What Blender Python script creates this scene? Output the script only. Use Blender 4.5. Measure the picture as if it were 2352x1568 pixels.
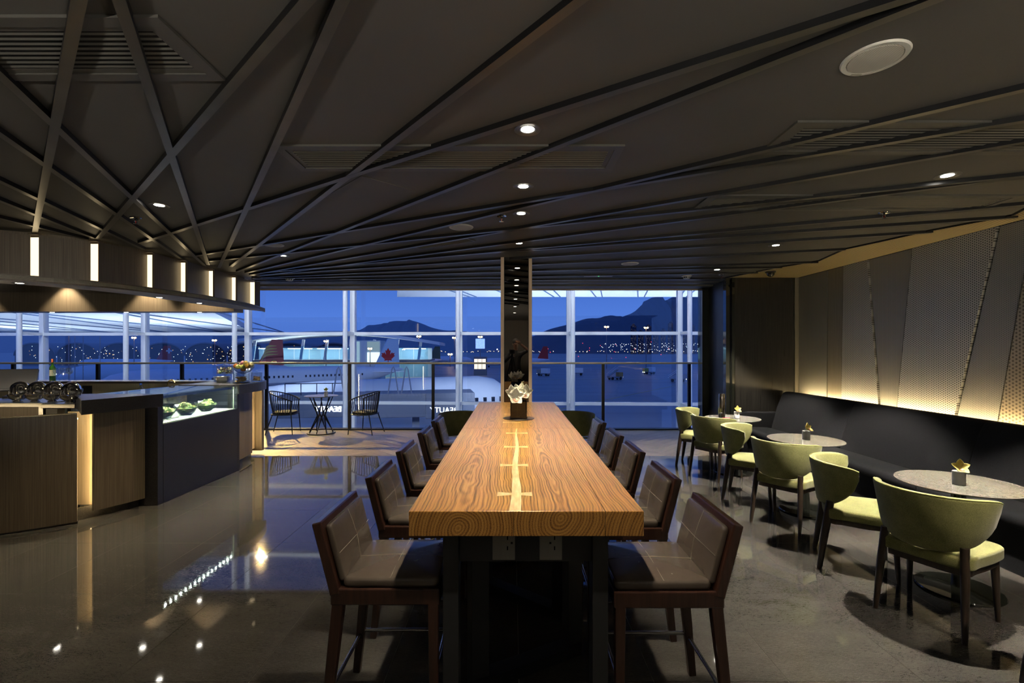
import bpy, bmesh, math, random
from mathutils import Vector, Matrix, noise
random.seed(7)
for _o in list(bpy.data.objects):
    bpy.data.objects.remove(_o)
S = bpy.context.scene
COL = S.collection
PI = math.pi
R = math.radians

# ------------------------------------------------------------------ camera
F, CX, HY, CAMZ = 1080.0, 1176.0, 807.0, 1.65      # focal length in px of the 2352 frame, vanishing point, eye height
ZC = 2.84                                          # ceiling height
cd = bpy.data.cameras.new('camera')
cam = bpy.data.objects.new('camera', cd)
COL.objects.link(cam)
cam.location = (0, 0, CAMZ)
cam.rotation_euler = (R(90), 0, 0)
cd.sensor_width = 36.0
cd.lens = F / 2352.0 * 36.0
cd.shift_y = (HY - 784.0) / 2352.0
cd.clip_start = 0.05
cd.clip_end = 20000
S.camera = cam
S.view_settings.view_transform = 'Standard'
S.view_settings.look = 'None'
S.view_settings.gamma = 1.0
S.view_settings.use_curve_mapping = False
S.view_settings.exposure = 0.45
S.cycles.max_bounces = 7
S.cycles.use_adaptive_sampling = True
S.cycles.adaptive_threshold = 0.02
S.cycles.diffuse_bounces = 4
S.cycles.glossy_bounces = 5
S.cycles.transmission_bounces = 8
S.cycles.transparent_max_bounces = 18
S.cycles.caustics_reflective = False
S.cycles.caustics_refractive = False
S.cycles.sample_clamp_indirect = 4.0
S.cycles.use_denoising = True

# ------------------------------------------------------------------ dusk sky
W = bpy.data.worlds.new('dusk_sky')
S.world = W
W.use_nodes = True
nt = W.node_tree
nt.nodes.clear()
tc = nt.nodes.new('ShaderNodeTexCoord')
sx = nt.nodes.new('ShaderNodeSeparateXYZ')
rp = nt.nodes.new('ShaderNodeValToRGB')
bg = nt.nodes.new('ShaderNodeBackground')
ow = nt.nodes.new('ShaderNodeOutputWorld')
nt.links.new(tc.outputs['Generated'], sx.inputs[0])
nt.links.new(sx.outputs['Z'], rp.inputs[0])
nt.links.new(rp.outputs[0], bg.inputs[0])
nt.links.new(bg.outputs[0], ow.inputs[0])
el = rp.color_ramp.elements
el[0].position, el[0].color = 0.0, (0.055, 0.125, 0.42, 1)
el[1].position, el[1].color = 0.55, (0.022, 0.06, 0.26, 1)
e_ = el.new(0.06); e_.color = (0.065, 0.15, 0.47, 1)
e_ = el.new(0.16); e_.color = (0.04, 0.105, 0.38, 1)
bg.inputs[1].default_value = 1.12

# ------------------------------------------------------------------ helpers
def fl(x, y):
    Y = CAMZ * F / (y - HY); return ((x - CX) / F * Y, Y)
def ce(x, y, z=ZC):
    Y = (z - CAMZ) * F / (HY - y); return ((x - CX) / F * Y, Y)
def at(x, y, Y):
    return Vector(((x - CX) / F * Y, Y, CAMZ + (HY - y) / F * Y))

def tag(o, label=None, cat=None, group=None, kind=None):
    if label: o['label'] = label
    if cat: o['category'] = cat
    if group: o['group'] = group
    if kind: o['kind'] = kind
    return o
def thing(name, loc=(0, 0, 0), rz=0.0, label=None, cat=None, group=None):
    o = bpy.data.objects.new(name, None)
    o.empty_display_size = 0.1
    COL.objects.link(o)
    o.location = loc
    o.rotation_euler = (0, 0, rz)
    return tag(o, label, cat, group)
def copy_tree(o, parent=None):
    c = o.copy(); COL.objects.link(c); c.parent = parent
    for ch in list(o.children):
        copy_tree(ch, c)
    return c

class MB:
    def __init__(s): s.v, s.f = [], []
    def add(s, vs, fs):
        n = len(s.v); s.v += [tuple(p) for p in vs]; s.f += [tuple(i + n for i in f) for f in fs]; return s
    def box(s, x0, x1, y0, y1, z0, z1):
        return s.add([(x0,y0,z0),(x1,y0,z0),(x1,y1,z0),(x0,y1,z0),(x0,y0,z1),(x1,y0,z1),(x1,y1,z1),(x0,y1,z1)],
                     [(3,2,1,0),(4,5,6,7),(0,1,5,4),(1,2,6,5),(2,3,7,6),(3,0,4,7)])
    def prism(s, poly, z0, z1):
        a = sum(poly[i][0]*poly[(i+1)%len(poly)][1]-poly[(i+1)%len(poly)][0]*poly[i][1] for i in range(len(poly)))
        if a < 0: poly = poly[::-1]
        n = len(poly)
        return s.add([(p[0],p[1],z0) for p in poly]+[(p[0],p[1],z1) for p in poly],
                     [tuple(range(n-1,-1,-1)), tuple(range(n,2*n))]+[(i,(i+1)%n,n+(i+1)%n,n+i) for i in range(n)])
    def bar(s, p, q, w, h, up=(0,0,1), w2=None, h2=None):
        p, q, up = Vector(p), Vector(q), Vector(up)
        d = (q-p).normalized(); x = d.cross(up)
        if x.length < 1e-6: x = d.cross(Vector((0,1,0)))
        x.normalize(); u = x.cross(d)
        w2 = w if w2 is None else w2; h2 = h if h2 is None else h2
        vs = [p-x*w/2-u*h/2,p+x*w/2-u*h/2,p+x*w/2+u*h/2,p-x*w/2+u*h/2,
              q-x*w2/2-u*h2/2,q+x*w2/2-u*h2/2,q+x*w2/2+u*h2/2,q-x*w2/2+u*h2/2]
        return s.add(vs, [(0,1,2,3),(7,6,5,4),(1,0,4,5),(2,1,5,6),(3,2,6,7),(0,3,7,4)])
    def tube(s, pts, r, n=8, closed=False):
        pts = [Vector(p) for p in pts]; m = len(pts)
        rs = r if isinstance(r, (list, tuple)) else [r]*m
        T = []
        for i in range(m):
            a = pts[(i-1) % m] if (closed or i > 0) else pts[i]
            b = pts[(i+1) % m] if (closed or i < m-1) else pts[i]
            T.append((b-a).normalized())
        u = T[0].orthogonal().normalized(); vs, fs = [], []
        for i in range(m):
            u = (u - T[i]*u.dot(T[i]))
            u = u.normalized() if u.length > 1e-6 else T[i].orthogonal().normalized()
            w = T[i].cross(u)
            for k in range(n):
                a = 2*PI*k/n
                vs.append(pts[i] + (u*math.cos(a)+w*math.sin(a))*rs[i])
        for i in range(m if closed else m-1):
            j = (i+1) % m
            for k in range(n):
                fs.append((i*n+k, i*n+(k+1)%n, j*n+(k+1)%n, j*n+k))
        if not closed:
            fs.append(tuple(range(n-1,-1,-1))); fs.append(tuple((m-1)*n+k for k in range(n)))
        return s.add(vs, fs)
    def lathe(s, prof, n=24, c=(0,0,0)):
        vs, fs = [], []
        idx = []
        for r, z in prof:
            if r < 1e-6:
                idx.append([len(vs)]); vs.append((c[0],c[1],c[2]+z))
            else:
                idx.append(list(range(len(vs), len(vs)+n)))
                vs += [(c[0]+r*math.cos(2*PI*k/n), c[1]+r*math.sin(2*PI*k/n), c[2]+z) for k in range(n)]
        for a, b in zip(idx[:-1], idx[1:]):
            for k in range(n):
                k2 = (k+1) % n
                if len(a) == 1 and len(b) == 1: continue
                if len(a) == 1: fs.append((a[0], b[k2], b[k]))
                elif len(b) == 1: fs.append((a[k], a[k2], b[0]))
                else: fs.append((a[k], a[k2], b[k2], b[k]))
        return s.add(vs, fs)
    def rings(s, rs, cap=True):
        n = len(rs[0]); vs = [p for r in rs for p in r]; fs = []
        for i in range(len(rs)-1):
            for k in range(n):
                fs.append((i*n+k, i*n+(k+1)%n, (i+1)*n+(k+1)%n, (i+1)*n+k))
        if cap:
            fs.append(tuple(range(n-1,-1,-1))); fs.append(tuple((len(rs)-1)*n+k for k in range(n)))
        return s.add(vs, fs)
    def pillow(s, out, z0, z1, r, bulge=0.0, steps=3):
        cx = sum(p[0] for p in out)/len(out); cy = sum(p[1] for p in out)/len(out)
        mean = sum(math.hypot(p[0]-cx, p[1]-cy) for p in out)/len(out)
        def ring(ins, z):
            k = max(0.0, 1-ins/mean)
            return [(cx+(p[0]-cx)*k, cy+(p[1]-cy)*k, z) for p in out]
        rs = []
        for i in range(steps+1):
            a = PI/2*i/steps; rs.append(ring(r*(1-math.sin(a)), z0+r*(1-math.cos(a))))
        for i in range(steps+1):
            a = PI/2*i/steps; rs.append(ring(r*(1-math.cos(a)), z1-r*(1-math.sin(a))))
        for k, b in ((0.75, 0.5), (0.45, 0.85), (0.15, 1.0)):
            rs.append(ring(r+(mean-r)*(1-k), z1+bulge*b))
        return s.rings(rs)
    def sphere(s, c, r, n=12, m=8, sc=(1,1,1)):
        prof = [(r*math.sin(PI*i/m), -r*math.cos(PI*i/m)) for i in range(m+1)]
        t = MB().lathe([(max(0,a) if 0 < i < m else 0, b) for i, (a, b) in enumerate(prof)], n)
        return s.add([(c[0]+p[0]*sc[0], c[1]+p[1]*sc[1], c[2]+p[2]*sc[2]) for p in t.v], t.f)
    def grid(s, fn, nu, nv):
        vs = [fn(i/nu, j/nv) for i in range(nu+1) for j in range(nv+1)]
        fs = [(i*(nv+1)+j, (i+1)*(nv+1)+j, (i+1)*(nv+1)+j+1, i*(nv+1)+j+1) for i in range(nu) for j in range(nv)]
        return s.add(vs, fs)
    def xf(s, M):
        s.v = [tuple(M @ Vector(p)) for p in s.v]; return s
    def mesh(s, name, smooth=0):
        me = bpy.data.meshes.new(name)
        me.from_pydata(s.v, [], s.f); me.validate(); me.update()
        if smooth:
            me.shade_smooth(); me.set_sharp_from_angle(angle=R(smooth if smooth > 1 else 40))
        return me
    def build(s, name, mat, parent=None, smooth=0, bevel=0, loc=None, rz=0, solid=0):
        me = s.mesh(name, smooth)
        bm = bmesh.new(); bm.from_mesh(me)
        bmesh.ops.recalc_face_normals(bm, faces=bm.faces); bm.to_mesh(me); bm.free()
        return link(name, me, mat, parent, bevel, loc, rz, solid)
_variants = {}
def link(name, me, mat, parent=None, bevel=0, loc=None, rz=0, solid=0):
    if mat is not None and len(me.materials) == 1 and me.materials[0] is not mat and me.materials[0] != mat:
        key = (me.name, mat.name)
        if key not in _variants:
            c = me.copy(); c.materials.clear(); _variants[key] = c
        me = _variants[key]
    if mat is not None and not me.materials: me.materials.append(mat)
    o = bpy.data.objects.new(name, me); COL.objects.link(o)
    if parent is not None: o.parent = parent
    if loc is not None: o.location = loc
    if rz: o.rotation_euler = (0, 0, rz)
    if solid:
        md = o.modifiers.new('thickness', 'SOLIDIFY'); md.thickness = solid; md.offset = 0
    if bevel:
        md = o.modifiers.new('bevel', 'BEVEL'); md.width = bevel; md.segments = 2; md.limit_method = 'ANGLE'
    return o
def struct(name, mb, mat, **k):
    o = mb.build(name, mat, **k); o['kind'] = 'structure'; return o
def arc(cx, cy, r, a0, a1, n):
    return [(cx+r*math.cos(R(a0+(a1-a0)*i/n)), cy+r*math.sin(R(a0+(a1-a0)*i/n))) for i in range(n+1)]
def rrect(x0, x1, y0, y1, r, n=4):
    return (arc(x1-r, y0+r, r, -90, 0, n)+arc(x1-r, y1-r, r, 0, 90, n)+arc(x0+r, y1-r, r, 90, 180, n)+arc(x0+r, y0+r, r, 180, 270, n))
def spline(pts, per=6):
    out = []; P = [Vector(p) for p in pts]; n = len(P)
    for i in range(n-1):
        a, b, c, d = P[max(i-1,0)], P[i], P[i+1], P[min(i+2,n-1)]
        for k in range(per):
            t = k/per
            out.append(0.5*((2*b)+(c-a)*t+(2*a-5*b+4*c-d)*t*t+(3*b-a-3*c+d)*t**3))
    out.append(P[-1]); return out
def offset2(pts, d):
    out = []
    for i, p in enumerate(pts):
        a = Vector(pts[max(i-1,0)][:2]); b = Vector(pts[min(i+1,len(pts)-1)][:2])
        t = (b-a).normalized(); out.append((p[0]-t.y*d, p[1]+t.x*d))
    return out

# ------------------------------------------------------------------ materials
def M(name, col, rough=0.5, metal=0.0, spec=0.5, trans=0.0, ior=1.5, coat=0.0, emit=None, es=0.0, sheen=0.0):
    m = bpy.data.materials.new(name); m.use_nodes = True
    b = m.node_tree.nodes['Principled BSDF']; I = b.inputs
    I['Base Color'].default_value = (*col, 1); I['Roughness'].default_value = rough
    I['Metallic'].default_value = metal; I['Specular IOR Level'].default_value = spec
    I['Transmission Weight'].default_value = trans; I['IOR'].default_value = ior
    I['Coat Weight'].default_value = coat; I['Coat Roughness'].default_value = 0.05
    I['Sheen Weight'].default_value = sheen
    if emit: I['Emission Color'].default_value = (*emit, 1); I['Emission Strength'].default_value = es
    return m
def N(m, t, **k):
    n = m.node_tree.nodes.new('ShaderNode'+t)
    for a, b in k.items(): setattr(n, a, b)
    return n
def L(m, a, b): m.node_tree.links.new(a, b)
def bs(m): return m.node_tree.nodes['Principled BSDF']
def coords(m, scale=(1,1,1), loc=(0,0,0), rot=(0,0,0)):
    t = N(m, 'TexCoord'); mp = N(m, 'Mapping')
    L(m, t.outputs['Object'], mp.inputs[0])
    mp.inputs['Scale'].default_value = scale; mp.inputs['Location'].default_value = loc; mp.inputs['Rotation'].default_value = rot
    return mp.outputs[0]
def ramp(m, src, stops):
    r = N(m, 'ValToRGB'); e = r.color_ramp.elements
    e[0].position, e[0].color = stops[0][0], (*stops[0][1], 1)
    e[1].position, e[1].color = stops[-1][0], (*stops[-1][1], 1)
    for p, c in stops[1:-1]:
        x = e.new(p); x.color = (*c, 1)
    L(m, src, r.inputs[0]); return r.outputs[0]
def mathn(m, op, a, b=None, clamp=False):
    n = N(m, 'Math', operation=op); n.use_clamp = clamp
    for i, x in enumerate((a, b)):
        if x is None: continue
        if isinstance(x, (int, float)): n.inputs[i].default_value = x
        else: L(m, x, n.inputs[i])
    return n.outputs[0]
def bump(m, h, strength=0.2, dist=0.002):
    b = N(m, 'Bump'); b.inputs['Strength'].default_value = strength; b.inputs['Distance'].default_value = dist
    L(m, h, b.inputs['Height']); L(m, b.outputs[0], bs(m).inputs['Normal'])
def grain(m, stops, scale=(1,1,1), ns=10.0, detail=5.0, bmp=0.0, dist=0.001, distort=0.0, rough=None):
    c = coords(m, scale); n = N(m, 'TexNoise')
    n.inputs['Scale'].default_value = ns; n.inputs['Detail'].default_value = detail; n.inputs['Distortion'].default_value = distort
    L(m, c, n.inputs['Vector'])
    o = ramp(m, n.outputs['Fac'], stops); L(m, o, bs(m).inputs['Base Color'])
    if rough:
        mr = N(m, 'MapRange'); mr.inputs['To Min'].default_value, mr.inputs['To Max'].default_value = rough
        L(m, n.outputs['Fac'], mr.inputs['Value']); L(m, mr.outputs[0], bs(m).inputs['Roughness'])
    if bmp: bump(m, n.outputs['Fac'], bmp, dist)
    return m
def glow(name, col, s):
    m = bpy.data.materials.new(name); m.use_nodes = True; t = m.node_tree; t.nodes.clear()
    e = t.nodes.new('ShaderNodeEmission'); o = t.nodes.new('ShaderNodeOutputMaterial')
    e.inputs[0].default_value = (*col, 1); e.inputs[1].default_value = s; t.links.new(e.outputs[0], o.inputs[0]); return m
def pane(name, tint, base=0.02, gain=1.0, rough=0.0):
    """thin sheet of glass: clear, with a Fresnel reflection on top"""
    m = bpy.data.materials.new(name); m.use_nodes = True; t = m.node_tree; t.nodes.clear()
    a = t.nodes.new('ShaderNodeBsdfTransparent'); g = t.nodes.new('ShaderNodeBsdfGlossy'); x = t.nodes.new('ShaderNodeMixShader')
    fr = t.nodes.new('ShaderNodeFresnel'); mm = t.nodes.new('ShaderNodeMath'); o = t.nodes.new('ShaderNodeOutputMaterial')
    a.inputs[0].default_value = (*tint, 1); g.inputs[0].default_value = (1,1,1,1); g.inputs['Roughness'].default_value = rough
    ge = t.nodes.new('ShaderNodeNewGeometry'); mi = t.nodes.new('ShaderNodeMapRange'); mi.inputs['To Min'].default_value = 1.45; mi.inputs['To Max'].default_value = 1/1.45
    t.links.new(ge.outputs['Backfacing'], mi.inputs['Value']); t.links.new(mi.outputs[0], fr.inputs[0]); mm.operation = 'MULTIPLY_ADD'; mm.use_clamp = True
    mm.inputs[1].default_value = gain; mm.inputs[2].default_value = base
    L_ = t.links.new
    L_(fr.outputs[0], mm.inputs[0]); L_(mm.outputs[0], x.inputs[0]); L_(a.outputs[0], x.inputs[1]); L_(g.outputs[0], x.inputs[2]); L_(x.outputs[0], o.inputs[0])
    return m
def hexholes(m, c_metal, c_hole, pitch, axes='YZ', thr=(0.9, 1.4), bstr=0.35):
    """hexagonally perforated sheet metal"""
    t = N(m, 'TexCoord'); k = 2*PI/(pitch*0.866)
    i = {'X': 0, 'Y': 1, 'Z': 2}; tot = None
    for a in (0, 60, 120):
        d = N(m, 'VectorMath', operation='DOT_PRODUCT'); v = [0, 0, 0]
        v[i[axes[0]]] = math.cos(R(a))*k; v[i[axes[1]]] = math.sin(R(a))*k
        d.inputs[1].default_value = v; L(m, t.outputs['Object'], d.inputs[0])
        c = mathn(m, 'COSINE', d.outputs['Value']); tot = c if tot is None else mathn(m, 'ADD', tot, c)
    mr = N(m, 'MapRange'); mr.inputs['From Min'].default_value, mr.inputs['From Max'].default_value = thr
    L(m, tot, mr.inputs['Value'])
    o = ramp(m, mr.outputs[0], [(0, c_metal), (1, c_hole)]); L(m, o, bs(m).inputs['Base Color'])
    bump(m, mathn(m, 'SUBTRACT', 1.0, mr.outputs[0]), bstr, 0.002)
    return m

granite = M('polished_granite', (0.035,0.033,0.03), 0.045, spec=0.6)
_c = coords(granite); _n = N(granite, 'TexNoise'); _n.inputs['Scale'].default_value = 260; _n.inputs['Detail'].default_value = 3; L(granite, _c, _n.inputs['Vector'])
_n2 = N(granite, 'TexNoise'); _n2.inputs['Scale'].default_value = 3; _n2.inputs['Detail'].default_value = 4; L(granite, coords(granite, (1,3,1), rot=(0,0,0.7)), _n2.inputs['Vector'])
_n3 = N(granite, 'TexNoise'); _n3.inputs['Scale'].default_value = 40; _n3.inputs['Detail'].default_value = 6; _n3.inputs['Distortion'].default_value = 1.0
L(granite, coords(granite, (1,4,1), rot=(0,0,0.6)), _n3.inputs['Vector'])
_m = mathn(granite, 'ADD', mathn(granite, 'MULTIPLY', _n.outputs['Fac'], 0.4), mathn(granite, 'ADD', mathn(granite, 'MULTIPLY', _n2.outputs['Fac'], 0.25), mathn(granite, 'MULTIPLY', _n3.outputs['Fac'], 0.35)))
L(granite, ramp(granite, _m, [(0.34,(0.034,0.0315,0.028)),(0.5,(0.062,0.058,0.052)),(0.62,(0.088,0.082,0.074)),(0.72,(0.21,0.195,0.175))]), bs(granite).inputs['Base Color'])
grout = M('pale_grout', (0.3,0.28,0.25), 0.6)
stone = grain(M('black_stone', (0.02,0.02,0.022), 0.28), [(0.35,(0.011,0.011,0.013)),(0.6,(0.024,0.024,0.027)),(0.78,(0.06,0.06,0.062))], ns=190, detail=4)
plankm = grain(M('timber_floor', (0.1,0.08,0.06), 0.32), [(0.3,(0.10,0.082,0.058)),(0.7,(0.19,0.155,0.105))], (1.2,14,1), 4, 6, 0.05)
ceilm = grain(M('ceiling_paint', (0.09,0.085,0.075), 0.55), [(0.3,(0.098,0.094,0.086)),(0.7,(0.112,0.108,0.10))], ns=2, detail=3)
battm = grain(M('bronze_batten', (0.2,0.185,0.15), 0.3, metal=0.7), [(0.3,(0.15,0.142,0.12)),(0.7,(0.21,0.20,0.172))], (1,1,1), 3, 5)
grillm = M('grille_paint', (0.115,0.111,0.10), 0.45, metal=0.2)
voidm = M('grille_void', (0.008,0.008,0.01), 0.9)
veneer = grain(M('dark_wood_veneer', (0.11,0.085,0.06), 0.38), [(0.25,(0.075,0.058,0.04)),(0.5,(0.115,0.09,0.063)),(0.75,(0.16,0.128,0.09))], (60,60,0.9), 2.0, 6)
lightwood = grain(M('pale_wood_veneer', (0.5,0.4,0.27), 0.5), [(0.3,(0.42,0.33,0.21)),(0.7,(0.6,0.48,0.32))], (60,60,0.9), 2.0, 5)
tanwood = grain(M('tan_wood_trim', (0.3,0.2,0.12), 0.4), [(0.3,(0.6,0.43,0.27)),(0.7,(0.74,0.56,0.38))], (30,30,1), 3, 5)
darkmetal = M('black_metal', (0.012,0.012,0.013), 0.35, metal=0.3)
chrome = M('chrome', (0.78,0.78,0.78), 0.06, metal=1)
steel = M('brushed_steel', (0.45,0.44,0.42), 0.25, metal=1)
white = M('white_paint', (0.75,0.74,0.7), 0.5)
ceramic = M('white_ceramic', (0.93,0.92,0.89), 0.25)
blackgl = M('black_glass', (0.012,0.013,0.01), 0.05, spec=0.7)
clearg = M('clear_glass', (1,1,1), 0.0, trans=1.0, ior=1.45)
paneg = pane('window_glass', (0.93,0.96,1.0), 0.02, 1.0)
balg = pane('balustrade_glass', (0.94,0.96,0.97), 0.0, 0.8)
caseg = pane('display_glass', (0.9,0.97,0.92), 0.02, 1.0)
thing_glass = pane('thin_glassware', (0.95,0.97,0.97), 0.07, 1.8)
ledw = glow('warm_led', (1.0,0.74,0.36), 70)
ledc = glow('cool_led', (0.92,1.0,0.9), 480)
strip = glow('backlit_diffuser', (1.0,0.78,0.45), 1.5)
lensm = glow('lamp_lens', (1.0,0.94,0.82), 30)

# ------------------------------------------------------------------ spot-lit downlights
def spot(parent, energy, col=(1,0.86,0.66), angle=76, blend=0.55, radius=0.03, loc=(0,0,0), rot=(0,0,0)):
    l = bpy.data.lights.new('lamp_light', 'SPOT'); l.energy = energy; l.color = col
    l.spot_size = R(angle); l.spot_blend = blend; l.shadow_soft_size = radius
    o = bpy.data.objects.new('lamp_light', l); COL.objects.link(o); o.parent = parent; o.location = loc; o.rotation_euler = rot
    return o
# ================================================================== FLOOR
floor = struct('floor', MB().box(-11,5,0.62,7.43,-0.3,-0.004).box(-11,5,-6,0.62,-0.3,0.0), grout)
floor.data.materials.append(granite)
TX, TY = 0.675, 0.85
tile_me = MB().box(0.0018,TX-0.0018,0.0018,TY-0.0018,-0.02,0.0).mesh('tile'); tile_me.materials.append(granite)
tile_wall = MB()
y = 2.351-2*TY
while y < 7.4:
    y1 = min(y+TY, 7.43)
    x = -2.665-7*TX
    while x < 4.55:
        if x+TX > -1.15*(y1)-0.5:
            if y1-y > TY-0.01:
                link('tile', tile_me, granite, floor, loc=(x,y,0))
            else:
                MB().box(0.0012,TX-0.0012,0.0012,y1-y-0.0012,-0.02,0.0).build('tile', granite, floor, loc=(x,y,0))
        x += TX
    y += TY
for p in floor.data.polygons:
    if p.center[1] < 0.6: p.material_index = 1
# timber floor in herringbone by the balustrade
timber = struct('floor_timber', MB().box(-11,5,7.43,9.96,-0.3,-0.005), darkmetal)
def clip(poly, x0, x1, y0, y1):
    def cut(P, ax, v, keep):
        out = []
        for i in range(len(P)):
            a, b = P[i], P[(i+1) % len(P)]; ia, ib = keep(a[ax], v), keep(b[ax], v)
            if ia: out.append(a)
            if ia != ib:
                t = (v-a[ax])/(b[ax]-a[ax]); out.append((a[0]+(b[0]-a[0])*t, a[1]+(b[1]-a[1])*t))
        return out
    for ax, v, k in ((0,x0,lambda q,w: q>=w),(0,x1,lambda q,w: q<=w),(1,y0,lambda q,w: q>=w),(1,y1,lambda q,w: q<=w)):
        if poly: poly = cut(poly, ax, v, k)
    return poly
PW, PL = 0.16, 0.96
c45 = math.sqrt(0.5)
whole = {}
for i in range(-60, 60):
    for j in range(-8, 9):
        for d in (0, 1):
            u0 = i*PW+j*2*PL if d == 0 else i*PW+PL+j*2*PL
            v0 = i*PW if d == 0 else i*PW+PW-PL
            w, h = (PL, PW) if d == 0 else (PW, PL)
            q = [(u0,v0),(u0+w,v0),(u0+w,v0+h),(u0,v0+h)]
            q = [(a+0.0015*(1 if k in (0,3) else -1), b+0.0015*(1 if k < 2 else -1)) for k, (a, b) in enumerate(q)]
            P = [((a-b)*c45-3.0, (a+b)*c45+8.6) for a, b in q]
            Q = clip(P, -7.2, 3.55, 7.432, 9.955)
            if len(Q) < 3: continue
            ar = abs(sum(Q[k][0]*Q[(k+1)%len(Q)][1]-Q[(k+1)%len(Q)][0]*Q[k][1] for k in range(len(Q))))/2
            if ar < 0.004: continue
            # object axes follow the plank so that the grain runs along it
            ang = R(45) if d == 0 else R(135)
            o0 = P[0]; ca, sa = math.cos(-ang), math.sin(-ang)
            loc = [((a-o0[0])*ca-(b-o0[1])*sa, (a-o0[0])*sa+(b-o0[1])*ca) for a, b in Q]
            if ar > PW*PL*0.97:
                if d not in whole: whole[d] = MB().prism(loc, -0.02, 0).mesh('plank')
                link('plank', whole[d], plankm, timber, loc=(o0[0],o0[1],0), rz=ang)
            else:
                MB().prism(loc, -0.02, 0).build('plank', plankm, timber, loc=(o0[0],o0[1],0), rz=ang)
_oi = N(plankm, 'ObjectInfo'); _mx = N(plankm, 'MixRGB', blend_type='MULTIPLY'); _mx.inputs[0].default_value = 1
_b = bs(plankm).inputs['Base Color']; _src = _b.links[0].from_socket
L(plankm, _src, _mx.inputs[1]); L(plankm, ramp(plankm, _oi.outputs['Random'], [(0,(0.7,0.7,0.7)),(1,(1.25,1.22,1.2))]), _mx.inputs[2]); L(plankm, _mx.outputs[0], _b)
struct('trim_1', MB().box(-11,4.8,9.96,10.02,-0.9,0.03), darkmetal)

# ================================================================== CEILING
ceiling = struct('ceiling', MB().box(-11,4.9,-6,8.0,ZC,ZC+0.1).box(-11,4.9,8.0,9.0,ZC+0.08,ZC+0.1), ceilm)
_bn = [0]
def batten(a, b, near=None):
    _bn[0] += 1; bh = 0.033-0.0004*_bn[0]
    (x0,y0), (x1,y1) = ce(*a), ce(*b)
    if near: x1, y1 = x1+(x1-x0)*near, y1+(y1-y0)*near
    P, Q = Vector((x0,y0,ZC-bh/2)), Vector((x1,y1,ZC-bh/2))
    d = Q-P
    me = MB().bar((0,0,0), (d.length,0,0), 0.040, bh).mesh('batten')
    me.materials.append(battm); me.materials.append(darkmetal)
    for p_ in me.polygons: p_.material_index = 0 if abs(p_.normal.z) > 0.5 else 1  # black side faces put the battens' shade into the colour
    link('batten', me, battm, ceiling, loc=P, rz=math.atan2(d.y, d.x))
LINES = [((79,532),(178,0),.5),((478,603),(280,0),.3),((221,546),(689,0),.5),((503,610),(778,0),.3),((470,605),(0,157),.3),
 ((430,600),(0,296),.3),((330,567),(0,407),.2),((225,545),(0,453),.2),((200,544),(0,494),.2),((321,553),(2023,0),.5),((545,620),(2103,0),.3),
 ((530,608),(1310,0),.4),((450,583),(2352,267),.3),((565,623),(2352,194),.3),((575,628),(2352,317),.2),((480,596),(2352,396),.2),
 ((590,631),(2352,398),.2),((600,623),(2352,464),.1),((1062,581),(2335,494),0),((580,629),(2141,529),0),((580,635.5),(1941,570),0),
 ((580,638),(1878,600),0),((1180,620.5),(1795,612),0),((580,642.5),(1740,624),0),((580,645),(1690,637.5),0)]
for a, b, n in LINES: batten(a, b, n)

def grille(x0, x1, y0, y1, label, nsl=9, rz=0.0, cen=None):
    c = cen or ((x0+x1)/2, (y0+y1)/2)
    w, h = (x1-x0)/2, (y1-y0)/2
    t = thing('air_grille', (c[0],c[1],ZC), rz, label, 'air grille', 'ceiling air grilles')
    f = 0.05 if h > 0.12 else 0.018
    m = MB()
    for a in ((-w,w,-h,-h+f),(-w,w,h-f,h),(-w,-w+f,-h+f,h-f),(w-f,w,-h+f,h-f)): m.box(*a,-0.012,0.0)
    g = f*0.6
    for a in ((-w+f,w-f,-h+f,-h+f+g),(-w+f,w-f,h-f-g,h-f),(-w+f,-w+f+g,-h+f+g,h-f-g),(w-f-g,w-f,-h+f+g,h-f-g)): m.box(*a,-0.006,0.0)
    m.build('frame', grillm, t)
    MB().box(-w+f,w-f,-h+f,h-f,-0.003,-0.001).build('void', voidm, t)
    me = MB().bar((-w+f+g,0,-0.004),(w-f-g,0,-0.004),0.011,0.002, up=(0,0.6,1)).mesh('slat')
    hh = h-f-g
    for k in range(nsl):
        link('slat', me, grillm, t, loc=(0,-hh+2*hh*(k+0.5)/nsl,0))
    return t
grille(-2.75,-1.25,1.66,2.05,'long slatted air grille nearest the camera above the bar', 8)
grille(-1.38,0.65,2.70,3.08,'long slatted air grille over the wooden communal table', 8)
grille(1.47,3.5,2.42,2.82,'slatted air grille beside the largest round ceiling speaker', 8)
grille(1.5,3.9,3.56,3.95,'slatted air grille closest to the padded wall above the bench', 8)
grille(-0.38,0.38,-0.085,0.085,'small narrow air grille turned askew near the mirrored column', 6, R(-31), ((-0.76,5.16)))
ap = MB().prism([Vector(ce(*p)) for p in ((757,445),(830,403),(960,440),(890,472))], ZC-0.003, ZC)
ap.build('access_panel', ceilm, ceiling)

# perforated gold band along the bench wall
perf_gold = hexholes(M('perforated_gold', (0.3,0.22,0.1), 0.4, metal=0.3), (0.62,0.5,0.26), (0.16,0.125,0.06), 0.026, 'XY', (0.4,1.2))
ZV = [(3.42,7.54),(3.757,6.556),(4.0,6.136),(3.84,5.42),(4.09,4.573),(4.34,4.08),(4.25,3.9),(3.95,3.0),(4.2,2.0),(3.9,1.0)]
XW = 4.58
for (a, b) in zip(ZV[:-1], ZV[1:]):
    MB().prism([a, b, (XW,b[1]+0.004), (XW,a[1]-0.004)], ZC-0.008, ZC).build('perforated_panel', perf_gold, ceiling)
    d = Vector((b[0]-a[0], b[1]-a[1], 0))
    MB().bar((a[0],a[1],ZC-0.006),(b[0],b[1],ZC-0.006),0.012,0.02).build('edge_strip', darkmetal, ceiling)

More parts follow.
